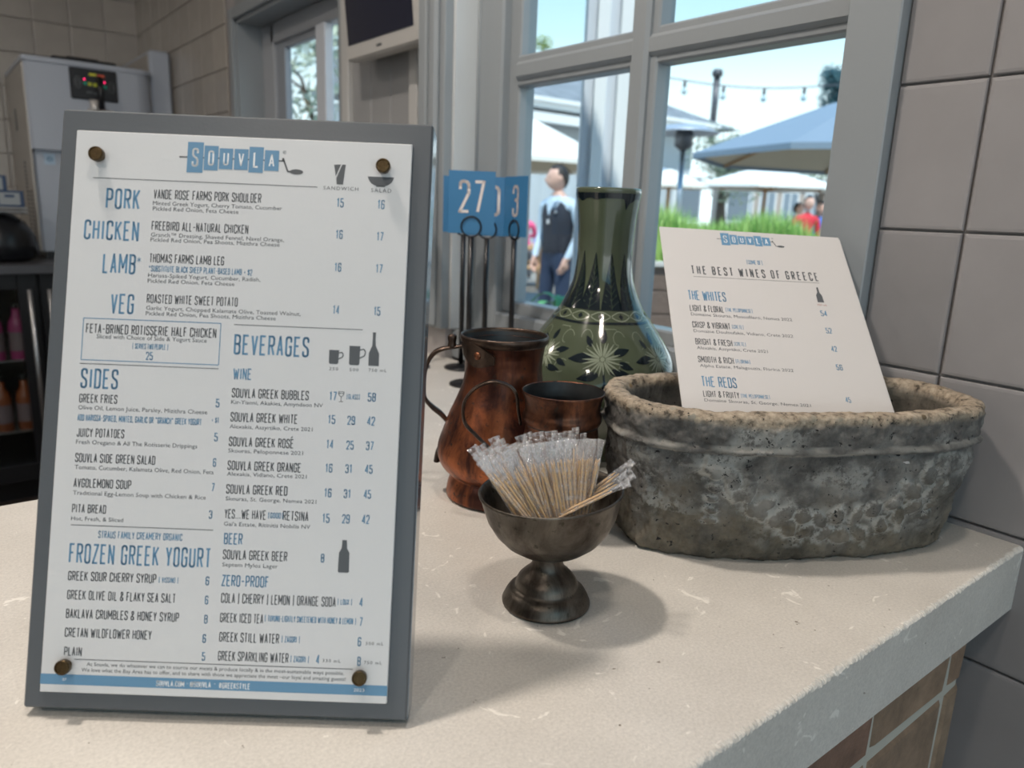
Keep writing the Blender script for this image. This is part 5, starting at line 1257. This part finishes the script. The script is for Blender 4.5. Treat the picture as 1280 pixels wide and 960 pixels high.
# far facade on the right
fc = empty('far_facade', (26, 16, GZ), 'pale beige building with grey windows beyond the small parasol', 'building')
c0, c1 = at(915, 232, 31), at(1060, 232, 31); dd = (c1-c0); dd.z = 0; dl = dd.length; dd.normalize(); nr = Vector((dd.y, -dd.x, 0))
if nr.dot(_F) > 0: nr = -nr
FM = Matrix(((dd.x, -nr.x, 0, c0.x), (dd.y, -nr.y, 0, c0.y), (0, 0, 1, 0), (0, 0, 0, 1)))
bcp('wall', MB().box(0, dl+3, 0, 3, GZ, c0.z+0.1, M=FM), mat('pale_beige_wall', (0.42, 0.36, 0.32), 0.8), fc)
bcp('parapet', MB().box(-0.2, dl+3, -0.2, 3.1, c0.z+0.1, c0.z+0.35, M=FM), mat('parapet_grey', (0.35, 0.36, 0.38), 0.7), fc)
for i in range(8):
    f_ = bcp('window', MB().box(0.25+i*0.95, 0.95+i*0.95, -0.06, 0, c0.z-1.5, c0.z-0.15, M=FM), M_FASC, fc)
    bcp('pane', MB().box(0.31+i*0.95, 0.57+i*0.95, -0.08, -0.06, c0.z-1.42, c0.z-0.22, M=FM).box(0.62+i*0.95, 0.89+i*0.95, -0.08, -0.06, c0.z-1.42, c0.z-0.22, M=FM), mat('far_glass', (0.20, 0.25, 0.30), 0.2), fc, f_)
# ---- parasols
M_GLOWTINT = mat('beige_glow_tint', (0.55, 0.45, 0.33), 0.8)  # beige underlayer imitates daylight glowing through the single canvas
def parasol(apex, rad, drop, m, lab, name='patio_parasol', sides=8, rot=0.2, lid=True):
    e_ = empty(name, (apex.x, apex.y, GZ), lab, 'parasol', rz=rot)
    h = apex.z-GZ; cn = MB(); vs = [(0, 0, h)]; R2 = []
    for lvl, (fr_, dz) in enumerate(((0.34, 0.30), (0.67, 0.64), (1.0, 1.0))):
        for i in range(sides):
            a = 2*pi*i/sides; vs.append((rad*fr_*cos(a), rad*fr_*sin(a), h-drop*dz))
    for i in range(sides): vs.append((rad*1.0*cos(2*pi*i/sides), rad*1.0*sin(2*pi*i/sides), h-drop-0.05))
    fs = [(0, 1+i, 1+(i+1) % sides) for i in range(sides)]
    for l in range(3): fs += [(1+l*sides+i, 1+(l+1)*sides+i, 1+(l+1)*sides+(i+1) % sides, 1+l*sides+(i+1) % sides) for i in range(sides)]
    cn.add(vs, fs); cn.build('canopy', m, e_)
    ln2 = MB(); ln2.add([(a*0.985, b*0.985, c-0.012) for a, b, c in vs[:-sides]], fs[:-sides]); ln2.build('canopy_glow_tint', M_GLOWTINT, e_)
    MB().tube([(0, 0, 0.05), (0, 0, h-0.03)], 0.028, 10).build('pole', M_WOOD, e_)
    MB().lathe([(0.3, 0), (0.3, 0.05), (0.06, 0.07), (0.05, 0.3), (0, 0.3)], 20).build('base', M_DSTEEL, e_)
    for i in range(sides):
        a = 2*pi*i/sides; MB().tube([(0, 0, h-0.05), (rad*0.985*cos(a), rad*0.985*sin(a), h-drop-0.03)], 0.014, 6).build('rib', M_WOOD, e_)
        MB().tube([(0, 0, h-drop*1.25), (rad*0.5*cos(a), rad*0.5*sin(a), h-drop*0.55)], 0.011, 6).build('strut', M_WOOD, e_)
    return e_
parasol(at(618, 126, 9.0), 1.65, 0.72, M_CANV, 'large cream parasol behind the man in the vest')
parasol(at(960, 207, 13.0), 1.28, 0.36, mat('white_canvas', (0.9, 0.9, 0.87), 0.8), 'small white parasol under the big grey-blue one', rot=0.5)
parasol(at(1130, 103, 6.6), 1.80, 0.66, M_CANVB, 'big grey-blue parasol at the right of the window', rot=0.05)
parasol(at(838, 211, 11.5), 0.62, 0.24, M_CANV, 'far white parasol between the two patio heaters', rot=0.1)
# ---- patio heaters
def heater(p, rd, lab):
    e_ = empty('patio_heater', (p.x, p.y, GZ), lab, 'patio heater'); h = p.z-GZ
    MB().lathe([(0.0, h+0.05), (rd*0.5, h+0.035), (rd, h-0.045), (rd, h-0.055), (rd*0.5, h+0.02), (0.0, h+0.03)], 32).build('reflector', mat('dull_aluminium', (0.42, 0.46, 0.52), 0.4, metal=0.3), e_)
    MB().lathe([(0.0, h), (0.085, h-0.01), (0.11, h-0.05), (0.11, h-0.20), (0.05, h-0.25), (0.0, h-0.25)], 20).build('burner', M_DSTEEL, e_)
    MB().tube([(0, 0, 0.5), (0, 0, h-0.24)], 0.035, 12).build('pole', M_STEEL, e_)
    MB().lathe([(0.23, 0), (0.23, 0.05), (0.2, 0.06), (0.2, 0.62), (0.05, 0.72), (0, 0.72)], 24).build('tank_housing', M_STEEL, e_)
heater(at(856, 161, 9.0), 0.42, 'patio heater with a wide reflector nearest the lime grass')
heater(at(819, 213, 12.5), 0.36, 'second patio heater farther off and lower in view')
# ---- string lights
sl0, sl1 = at(800, 90, 8.0), at(1070, 104, 8.0)
sg_ = empty('string_lights', sl0, 'string of bulbs hanging across the sky above the patio', 'string lights')
pts = [sl0.lerp(sl1, i/30)+Vector((0, 0, -0.10*sin(pi*i/30))) for i in range(31)]
bcp('cable', MB().tube(pts, 0.006, 6), M_DSTEEL, sg_)
for px in (857, 906, 957, 1007):
    t = (px-800)/270; q = sl0.lerp(sl1, t)+Vector((0, 0, -0.10*sin(pi*t)))
    s_ = bcp('socket', MB().lathe([(0.016, -0.07), (0.018, -0.02), (0.012, 0.0), (0, 0.0)], 10, c=tuple(q)), M_DSTEEL, sg_)
    bcp('bulb', MB().lathe([(0.0, -0.15), (0.025, -0.135), (0.034, -0.11), (0.014, -0.07), (0.0, -0.07)], 12, c=tuple(q)), mat('bulb_glass_far', (0.45, 0.55, 0.58), 0.1), sg_, s_)
# ---- grass planter
pl0, pl1 = at(800, 326, 4.3), at(1090, 318, 4.3)
dv = (pl1-pl0); dv.z = 0; L = dv.length; dv.normalize(); nv = Vector((-dv.y, dv.x, 0))
PMx = Matrix(((dv.x, nv.x, 0, pl0.x), (dv.y, nv.y, 0, pl0.y), (0, 0, 1, 0), (0, 0, 0, 1)))
plz = pl0.z
pln = empty('planter_box', (pl0+dv*L/2).to_2d().to_3d()+Vector((0, 0, GZ)), 'weathered plank planter box with a pale top rail outside', 'planter')
bcp('liner', MB().box(-0.3, L+0.3, 0.03, 0.42, GZ, plz-0.06, M=PMx), M_DWOOD, pln)
nb_ = 7; hb = (plz-0.03-GZ)/nb_
for i in range(nb_): bcp('plank', MB().box(-0.32, L+0.32, 0.0, 0.03, GZ+i*hb+0.004, GZ+(i+1)*hb-0.004, 0.004, M=PMx), M_DWOOD, pln)
bcp('top_rail', MB().box(-0.34, L+0.34, -0.03, 0.06, plz-0.03, plz, 0.004, M=PMx).box(-0.34, L+0.34, 0.39, 0.45, plz-0.03, plz, 0.004, M=PMx), mat('pale_rail', (0.52, 0.5, 0.47), 0.6), pln)
g = MB(); rg = random.Random(3)
for i in range(5200):
    a = rg.uniform(-0.28, L*0.88) if i % 9 else rg.uniform(-0.28, L); b = rg.uniform(0.04, 0.40); h = (0.30+0.10*noise.noise(Vector((a*3, b*3, 0)))+rg.uniform(-0.06, 0.06))*(1.0 if a < L*0.75 else 0.75)
    base = PMx @ Vector((a, b, plz-0.05)); th = rg.uniform(0, 6.28); ln = rg.uniform(0.02, 0.11); w_ = rg.uniform(0.0025, 0.0055)
    d_ = Vector((cos(th), sin(th), 0)); sd = Vector((-d_.y, d_.x, 0))*w_
    p1 = base+d_*ln*0.3+Vector((0, 0, h*0.6)); p2 = base+d_*ln+Vector((0, 0, h*rg.uniform(0.92, 1.05)))
    g.add([base-sd*0.6, base+sd*0.6, p1+sd, p1-sd, p2], [(0, 1, 2, 3), (3, 2, 4)], 0 if rg.random() < 0.7 else 1)
g.build('lime_grass', [M_LEAFL, mat('fresh_green_blade', (0.18, 0.42, 0.08), 0.55)], label='thick lime green grass growing from the plank planter', cat='grass', kind='stuff')
# ---- trees
def tree(p, rx, rz_, m, lab, n=2600, seed=1, ls=0.10, trunk=True):
    e_ = empty('tree', (p.x, p.y, GZ), lab, 'tree'); r = random.Random(seed); mb = MB(); h = p.z-GZ
    blobs = [(Vector((r.uniform(-1, 1)*rx*0.6, r.uniform(-1, 1)*rx*0.6, h+r.uniform(-0.7, 0.7)*rz_)), r.uniform(0.3, 0.55)) for _ in range(11)]
    for i in range(n):
        c, s_ = blobs[r.randrange(11)]; d_ = Vector((r.gauss(0, 1), r.gauss(0, 1), r.gauss(0, 1))).normalized()*(r.random()**0.4)
        q = c+Vector((d_.x*rx*s_, d_.y*rx*s_, d_.z*rz_*s_)); a = Vector((r.gauss(0, 1), r.gauss(0, 1), r.gauss(0, 1))).normalized()*ls*r.uniform(0.5, 1); b = a.orthogonal().normalized()*a.length*0.4
        mb.add([q-a, q+b, q+a, q-b], [(0, 1, 2, 3)])
    o = mb.build('foliage', m, e_); o['kind'] = 'stuff'
    if trunk:
        MB().tube([(0, 0, 0), (0.05, 0, h*0.5), (0, 0.05, h)], [0.10*rx+0.04, 0.07*rx+0.03, 0.03], 8).build('trunk', M_BARK, e_)
        for i in range(3): q = blobs[i][0]; MB().tube([(0.03, 0, h*0.6), tuple(q*0.5+Vector((0, 0, h*0.45))), tuple(q)], [0.04, 0.03, 0.015], 6).build('branch', M_BARK, e_)
tree(at(905, 211, 17.6), 1.45, 0.92, M_LEAFG, 'grey-green olive tree behind the lime grass', 5200, 4, 0.07)
tree(at(1030, 222, 20.5), 1.6, 0.35, M_LEAFG, 'low olive tree under the big parasol edge', 2600, 5, 0.06)
tree(at(1052, 118, 40.0), 1.3, 1.6, M_LEAFB, 'dark bluish conifer top at the right window edge', 2200, 6, 0.19)
tree(at(655, 68, 36.0), 1.2, 1.0, M_LEAFY, 'yellow-green tree above the roof, upper left pane', 1900, 7, 0.15)
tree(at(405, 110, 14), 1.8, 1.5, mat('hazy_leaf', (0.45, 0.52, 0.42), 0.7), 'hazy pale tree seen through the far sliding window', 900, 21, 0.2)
# leafy pot plant low outside the window
e_ = empty('leafy_plant', at(705, 420, 3.2).to_2d().to_3d()+Vector((0, 0, GZ)), 'broad leaved green plant at the man\'s knees, outside the window', 'plant')
base = e_.location; top = at(703, 372, 3.2).z-GZ
MB().lathe([(0.10, 0), (0.14, 0.25), (0.15, 0.27), (0.13, 0.27), (0.12, 0.24), (0, 0.24)], 20).build('pot', mat('terracotta_pot', (0.35, 0.14, 0.08), 0.8), e_)
r = random.Random(9)
for i in range(12):
    a = 2*pi*i/12+r.uniform(-0.2, 0.2); ln = r.uniform(0.10, 0.19); hh = top+r.uniform(-0.16, 0.03); d_ = Vector((cos(a), sin(a), 0)); s_ = Vector((-d_.y, d_.x, 0))
    pts = []; fs = []; n = 6; w_ = 0.022
    for k_ in range(n+1):
        t = k_/n; c = d_*(0.03+ln*t)+Vector((0, 0, hh+0.05*sin(pi*t*0.9)-0.05*t*t)); ww = w_*sin(pi*min(1, 0.08+0.92*t))**0.7
        pts += [c-s_*ww+Vector((0, 0, 0.006)), c, c+s_*ww+Vector((0, 0, 0.006))]
    for k_ in range(n): fs += [(3*k_, 3*k_+1, 3*k_+4, 3*k_+3), (3*k_+1, 3*k_+2, 3*k_+5, 3*k_+4)]
    lf = MB().add(pts, fs, 0, True).tube([(0, 0, 0.24), tuple(d_*0.01+Vector((0, 0, hh*0.7))), tuple(d_*0.03+Vector((0, 0, hh)))], 0.003, 5).build('leaf', mat('fresh_leaf', (0.10, 0.32, 0.10), 0.5) if i == 0 else bpy.data.materials['fresh_leaf'], e_)
# ---- picnic table with bench
tc_ = at(650, 307, 12.5); tz = tc_.z-GZ
pt = empty('picnic_table', (tc_.x, tc_.y, GZ), 'wooden picnic table with bench seat, far out on the patio', 'picnic table', rz=radians(-38))
for i in range(5): MB().box(-0.95, 0.55, -0.36+0.145*i, -0.36+0.145*i+0.135, tz-0.045, tz, 0.004).build('top_plank', M_WOOD, pt)
for sy in (-0.72, 0.52):
    for i in range(2): MB().box(-0.95, 0.55, sy+0.12*i, sy+0.12*i+0.11, tz*0.58-0.045, tz*0.58, 0.004).build('bench_plank', M_WOOD, pt)
for x in (-0.75, 0.35):
    for sg in (-1, 1): MB().box(x-0.045, x+0.045, sg*0.18-0.05+ (0), sg*0.18+0.05, 0, tz-0.046, 0.004).build('leg', M_WOOD, pt)
    MB().box(x-0.04, x+0.04, -0.72, 0.72, tz*0.58-0.13, tz*0.58-0.046, 0.004).build('crosspiece', M_WOOD, pt)
# curtain panel behind the table
q0, q1 = at(640, 210, 15.5), at(740, 210, 15.5)
cu_ = empty('clear_side_curtain', q0.to_2d().to_3d()+Vector((0, 0, GZ)), 'greyish plastic side curtain hanging behind the parasol', 'curtain')
dv2 = (q1-q0); dv2.z = 0; dv2.normalize(); n2 = Vector((-dv2.y, dv2.x, 0)); vs = []; nn2 = 60
for i in range(nn2+1):
    t = i/nn2; c = q0.to_2d().to_3d()-dv2*0.6+dv2*(2.9*t)+n2*0.05*sin(t*38)
    vs += [(c.x, c.y, GZ+0.1), (c.x, c.y, q0.z+0.15)]
bcp('sheet', MB().add(vs, [(2*i, 2*i+2, 2*i+3, 2*i+1) for i in range(nn2)], 0, True), mat('milky_plastic', (0.48, 0.52, 0.55), 0.35), cu_)
bcp('top_rail', MB().tube([q0-dv2*0.65+Vector((0, 0, 0.17)), q1+dv2*0.7+Vector((0, 0, 0.17))], 0.03, 8), M_STEEL, cu_)
# ================================================================== people
def skin_body(name, nodes, edges, mats, matfn, parent, sub=1):
    me = bpy.data.meshes.new('sk'); me.from_pydata([n[0] for n in nodes], edges, []); o = bpy.data.objects.new('sk', me); COL.objects.link(o)
    md = o.modifiers.new('s', 'SKIN'); md.use_smooth_shade = True
    for i, n in enumerate(nodes):
        v_ = me.skin_vertices[0].data[i]; v_.radius = (n[1], n[2] if len(n) > 2 else n[1]); v_.use_root = (i == 0)
    sb = o.modifiers.new('b', 'SUBSURF'); sb.levels = sub; sb.render_levels = sub
    bpy.context.view_layer.update(); dg = bpy.context.evaluated_depsgraph_get()
    m2 = bpy.data.meshes.new_from_object(o.evaluated_get(dg)); m2.name = name
    bpy.data.objects.remove(o)
    m2.materials.clear()
    for m in mats: m2.materials.append(m)
    for p in m2.polygons: p.material_index = matfn(p.center); p.use_smooth = True
    return link(name, m2, parent)
M_SKIN = mat('skin', (0.66, 0.40, 0.31), 0.5); M_SHIRT = mat('pale_blue_shirt', (0.55, 0.66, 0.76), 0.7); M_TROU = mat('navy_trousers', (0.02, 0.035, 0.075), 0.7); M_VEST = mat('dark_knit_vest', (0.018, 0.020, 0.030), 0.8); M_HAIR = mat('dark_hair', (0.02, 0.015, 0.012), 0.6); M_SHOE = mat('dark_shoe', (0.02, 0.02, 0.02), 0.4)
def head(parent, c, yaw, sk=M_SKIN, hair=M_HAIR, h=0.225, style='short'):
    """head with brow, nose, lips, chin and ears; faces local -Y before yaw"""
    Mh = Matrix.Translation(c) @ Matrix.Rotation(yaw, 4, 'Z'); n, m = 28, 20; vs = []; fs = []
    for j in range(m+1):
        ph = -pi/2+pi*j/m
        for i in range(n):
            th = 2*pi*i/n; x, y, z_ = cos(ph)*cos(th), cos(ph)*sin(th), sin(ph)
            f = max(0, -y)
            wx = 0.076*(1-0.22*max(0, -z_)**1.3); wy = 0.097
            X, Y_, Z_ = x*wx, y*wy, z_*h*0.5
            if z_ < -0.1: Y_ -= 0.012*f*min(1, (-z_-0.1)*2)
            nose = exp(-(X/0.013)**2)*exp(-((Z_+0.018)/0.022)**2)*f; Y_ -= 0.024*nose
            Y_ -= 0.006*exp(-((Z_-0.022)/0.012)**2)*f*exp(-(X/0.05)**2)
            Y_ += 0.009*(exp(-((abs(X)-0.03)/0.013)**2)*exp(-((Z_-0.004)/0.012)**2))*f
            Y_ -= 0.006*exp(-(X/0.022)**2)*exp(-((Z_+0.058)/0.008)**2)*f
            for sg in (-1, 1):
                ear = exp(-((X-sg*0.074)/0.02)**2)*exp(-((Z_+0.004)/0.026)**2)*exp(-((Y_-0.012)/0.016)**2); X += sg*0.016*ear
            vs.append(tuple(Mh @ Vector((X, Y_, Z_))))
    fs = [(j*n+i, j*n+(i+1) % n, (j+1)*n+(i+1) % n, (j+1)*n+i) for j in range(m) for i in range(n)]
    MB().add(vs, fs, 0, True).build('head', sk, parent)
    hv = []; 
    for j in range(m+1):
        ph = -pi*0.28+pi*0.78*j/m
        for i in range(n):
            th = 2*pi*i/n; x, y, z_ = cos(ph)*cos(th), cos(ph)*sin(th), sin(ph)
            k_ = 1.07 if (y > -0.10+0.30*(0.5-z_) or z_ > 0.66) else 0.90
            low_ = z_ < -0.25
            if style == 'short' and low_ and y < 0.55: k_ = 0.9
            hv.append(tuple(Mh @ Vector((x*0.076*k_, y*0.097*k_, z_*h*0.5*(k_ if k_ > 1 else 0.93)+0.004))))
    MB().add(hv, fs, 0, True).build('hair', hair, parent)
    for sg in (-1, 1):
        MB().lathe([(0.0, -0.005), (0.006, -0.003), (0.0075, 0), (0.006, 0.003), (0, 0.005)], 10, M=Mh @ Matrix.Translation((sg*0.03, -0.083, 0.006))).build('eye', M_HAIR, parent)
def hand(parent, wrist, dirv, palm, sk=M_SKIN, side=1, curl=0.5):
    """palm plus five bent fingers, grown as chains from the palm"""
    d_ = Vector(dirv).normalized(); nrm = Vector(palm).normalized(); s_ = d_.cross(nrm).normalized()*side
    w0 = Vector(wrist); mb = MB()
    mb.tube([w0, w0+d_*0.03, w0+d_*0.065, w0+d_*0.088], [0.8, 1.05, 1.15, 0.9], 12, flat=(0.036, 0.015, tuple(s_)))
    for k_, (o_, L_) in enumerate(((-0.030, 0.066), (-0.010, 0.078), (0.011, 0.072), (0.030, 0.056))):
        p = w0+d_*0.082+s_*o_; q = [p]; dd_ = d_.copy()
        for seg, f in enumerate((0.45, 0.32, 0.23)):
            dd_ = (dd_+nrm*curl*(0.5+0.4*seg)).normalized(); p = p+dd_*L_*f; q.append(p)
        mb.tube(q, [0.0092, 0.0086, 0.0078, 0.0055], 8)
    p = w0+d_*0.028-s_*0.030; q = [p, p-s_*0.020+d_*0.022, p-s_*0.026+d_*0.046+nrm*0.006, p-s_*0.024+d_*0.062+nrm*0.014]
    mb.tube(q, [0.012, 0.0105, 0.0095, 0.006], 8)
    return mb.build('hand', sk, parent)
# --- standing man in a vest
mp0 = at(697, 290, 6.7)
man = empty('person', (mp0.x, mp0.y, GZ), 'man in dark vest, pale blue shirt and navy trousers, hands in pockets', 'person', rz=radians(-38)-radians(46))
S = (at(700, 207, 6.7).z-GZ)/1.80
V = lambda x, y, z_: (x*S, y*S, z_*S)
nodes = [(V(0, 0, 0.96), 0.155*S, 0.115*S), (V(0, 0.01, 1.12), 0.145*S, 0.112*S), (V(0, 0.0, 1.30), 0.165*S, 0.115*S), (V(0, 0.01, 1.42), 0.150*S, 0.10*S), (V(0, 0.0, 1.50), 0.062*S), (V(0, -0.02, 1.58), 0.055*S),
 (V(0.20, 0.01, 1.43), 0.062*S), (V(0.245, 0.05, 1.17), 0.048*S), (V(0.205, -0.05, 0.96), 0.036*S), (V(0.185, -0.075, 0.90), 0.032*S),
 (V(-0.20, 0.01, 1.43), 0.062*S), (V(-0.245, 0.04, 1.17), 0.048*S), (V(-0.225, -0.06, 0.96), 0.036*S), (V(-0.205, -0.085, 0.90), 0.032*S),
 (V(0.09, 0, 0.88), 0.098*S), (V(0.11, -0.01, 0.50), 0.068*S), (V(0.12, 0.02, 0.12), 0.052*S), (V(0.12, -0.08, 0.045), 0.042*S),
 (V(-0.09, 0, 0.88), 0.098*S), (V(-0.11, -0.02, 0.50), 0.068*S), (V(-0.12, 0.0, 0.12), 0.052*S), (V(-0.12, -0.10, 0.045), 0.042*S)]
edges = [(0, 1), (1, 2), (2, 3), (3, 4), (4, 5), (3, 6), (6, 7), (7, 8), (8, 9), (3, 10), (10, 11), (11, 12), (12, 13), (0, 14), (14, 15), (15, 16), (16, 17), (0, 18), (18, 19), (19, 20), (20, 21)]
def man_m(c):
    z_ = c.z/S
    if z_ < 0.09: return 3
    if z_ > 1.50: return 0
    if z_ < 0.99 and abs(c.x/S) < 0.185: return 2
    if z_ < 0.93: return 0
    return 1
skin_body('body', nodes, edges, [M_SKIN, M_SHIRT, M_TROU, M_SHOE], man_m, man, 2)
vv = MB()
pr = [(0.168, 0.120, 0.975), (0.174, 0.125, 0.99), (0.163, 0.122, 1.08), (0.172, 0.126, 1.20), (0.186, 0.13, 1.32), (0.172, 0.118, 1.42), (0.115, 0.09, 1.475)]
n = 32; vs = []
for (rx, ry, z_) in pr:
    for i in range(n):
        a = 2*pi*i/n; dipf = 0.12*max(0, -sin(a))**6 if z_ > 1.4 else 0
        vs.append(V(rx*cos(a), ry*sin(a)*1.02, z_-dipf*(1 if z_ > 1.45 else .3)))
vv.add(vs, [(j*n+i, j*n+(i+1) % n, (j+1)*n+(i+1) % n, (j+1)*n+i) for j in range(len(pr)-1) for i in range(n)], 0, True); vv.build('knit_vest', M_VEST, man)
vc = MB(); vc.add([V(-0.055, -0.125, 1.47), V(0.055, -0.125, 1.47), V(0.0, -0.142, 1.32)], [(0, 1, 2)]); vc.add([V(-0.075, -0.08, 1.50), V(0.0, -0.12, 1.49), V(-0.03, -0.14, 1.40)], [(0, 1, 2)]); vc.add([V(0.075, -0.08, 1.50), V(0.0, -0.12, 1.49), V(0.03, -0.14, 1.40)], [(0, 2, 1)]); vc.build('shirt_collar', M_SHIRT, man)
MB().lathe([(0.016*S, 0), (0.016*S, 0.004), (0, 0.004)], 12, M=Matrix.Translation(V(0.085, -0.131, 1.36)) @ Matrix.Rotation(pi/2, 4, 'X')).build('round_badge', M_STEEL, man)
MB().box(-0.02*S, 0.015*S, -0.142*S, -0.13*S, 1.245*S, 1.29*S, 0.002).build('clip_tag', M_STEEL, man)
head(man, V(0, -0.035, 1.672), radians(-36), h=0.232*S)
hand(man, V(0.19, -0.07, 0.925), (-0.05, -0.35, -0.9), (-1, 0, 0), side=-1); hand(man, V(-0.21, -0.08, 0.925), (0.05, -0.35, -0.9), (1, 0, 0), side=1)
# --- simpler figures farther away
def figure(p, hgt, yaw, top, bottom, lab, sit=False, hair=M_HAIR):
    e_ = empty('person', (p.x, p.y, GZ), lab, 'person', rz=yaw); s = hgt/1.75
    U = lambda x, y, z_: (x*s, y*s, z_*s)
    if sit:
        nd = [(U(0, 0, 0.55), 0.15*s, 0.12*s), (U(0, -0.02, 0.74), 0.14*s, 0.105*s), (U(0, -0.05, 0.92), 0.155*s, 0.105*s), (U(0, -0.06, 1.02), 0.11*s, 0.08*s), (U(0, -0.08, 1.12), 0.05*s), (U(0, -0.09, 1.18), 0.05*s),
          (U(0.19, -0.06, 1.0), 0.058*s), (U(0.24, -0.16, 0.80), 0.045*s), (U(0.15, -0.36, 0.80), 0.032*s), (U(-0.19, -0.06, 1.0), 0.058*s), (U(-0.24, -0.16, 0.80), 0.045*s), (U(-0.15, -0.36, 0.80), 0.032*s),
          (U(0.10, -0.06, 0.52), 0.095*s), (U(0.14, -0.44, 0.50), 0.065*s), (U(0.15, -0.42, 0.12), 0.05*s), (U(0.15, -0.52, 0.045), 0.04*s), (U(-0.10, -0.06, 0.52), 0.095*s), (U(-0.14, -0.44, 0.50), 0.065*s), (U(-0.15, -0.42, 0.12), 0.05*s), (U(-0.15, -0.52, 0.045), 0.04*s)]
        hz, hy, zsp = 1.30, -0.11, 0.60; hh = [(0.15, -0.38, 0.80), (-0.15, -0.38, 0.80)]; hd = (0, -1, -0.1)
    else:
        nd = [(U(0, 0, 0.94), 0.15*s, 0.11*s), (U(0, 0, 1.10), 0.135*s, 0.105*s), (U(0, 0, 1.27), 0.155*s, 0.11*s), (U(0, 0, 1.38), 0.13*s, 0.09*s), (U(0, 0, 1.46), 0.055*s), (U(0, -0.01, 1.53), 0.05*s),
          (U(0.19, 0, 1.38), 0.058*s), (U(0.25, 0.02, 1.12), 0.045*s), (U(0.24, -0.07, 0.88), 0.032*s), (U(-0.19, 0, 1.38), 0.058*s), (U(-0.25, 0.02, 1.12), 0.045*s), (U(-0.24, -0.07, 0.88), 0.032*s),
          (U(0.09, 0, 0.85), 0.095*s), (U(0.10, 0, 0.48), 0.066*s), (U(0.11, 0.02, 0.11), 0.05*s), (U(0.11, -0.09, 0.045), 0.04*s), (U(-0.09, 0, 0.85), 0.095*s), (U(-0.10, -0.02, 0.48), 0.066*s), (U(-0.11, 0.0, 0.11), 0.05*s), (U(-0.11, -0.11, 0.045), 0.04*s)]
        hz, hy, zsp = 1.64, -0.03, 0.97; hh = [(0.24, -0.08, 0.87), (-0.24, -0.08, 0.87)]; hd = (0, -0.1, -1)
    ed = [(0, 1), (1, 2), (2, 3), (3, 4), (4, 5), (3, 6), (6, 7), (7, 8), (3, 9), (9, 10), (10, 11), (0, 12), (12, 13), (13, 14), (14, 15), (0, 16), (16, 17), (17, 18), (18, 19)]
    def mf(c):
        z_ = c.z/s
        if z_ < 0.08: return 3
        if z_ > hz-0.16: return 0
        if z_ < zsp and abs(c.x/s) < 0.2: return 2
        return 1
    skin_body('body', nd, ed, [M_SKIN, top, bottom, M_SHOE], mf, e_, 1)
    head(e_, U(0, hy, hz), 0, hair=hair, h=0.225*s, style='long')
    for sg, q in zip((-1, 1), hh): hand(e_, U(*q), hd, (0, 0, -1) if sit else (-sg*-1.0, 0, 0), side=sg)
    return e_
M_PINKT = mat('bright_pink_top', (0.85, 0.12, 0.28), 0.7); M_REDT = mat('red_top', (0.65, 0.03, 0.05), 0.7); M_BLUT = mat('blue_top', (0.05, 0.15, 0.5), 0.7); M_PURT = mat('purple_top', (0.22, 0.12, 0.5), 0.7); M_JEAN = mat('grey_trousers', (0.2, 0.2, 0.22), 0.8); M_WHT = mat('white_top', (0.8, 0.8, 0.8), 0.7)
q = at(652, 300, 13.4); figure(q, 1.80, radians(140), M_PINKT, M_JEAN, 'person in a bright pink top sitting at the picnic table', True)
q = at(681, 300, 15.6); figure(q, 1.35, radians(-60), M_PURT, M_JEAN, 'small person in a purple top behind the man\'s elbow', True)
q = at(1006, 290, 12.0); figure(q, 1.66, radians(-30), M_REDT, M_JEAN, 'person in a red top at the right of the patio')
q = at(1022, 290, 12.6); figure(q, 1.60, radians(-50), M_BLUT, M_JEAN, 'person in a blue top beside the one in red')
q = at(993, 290, 14.0); figure(q, 1.60, radians(20), M_WHT, M_JEAN, 'person in a white top behind the one in red')
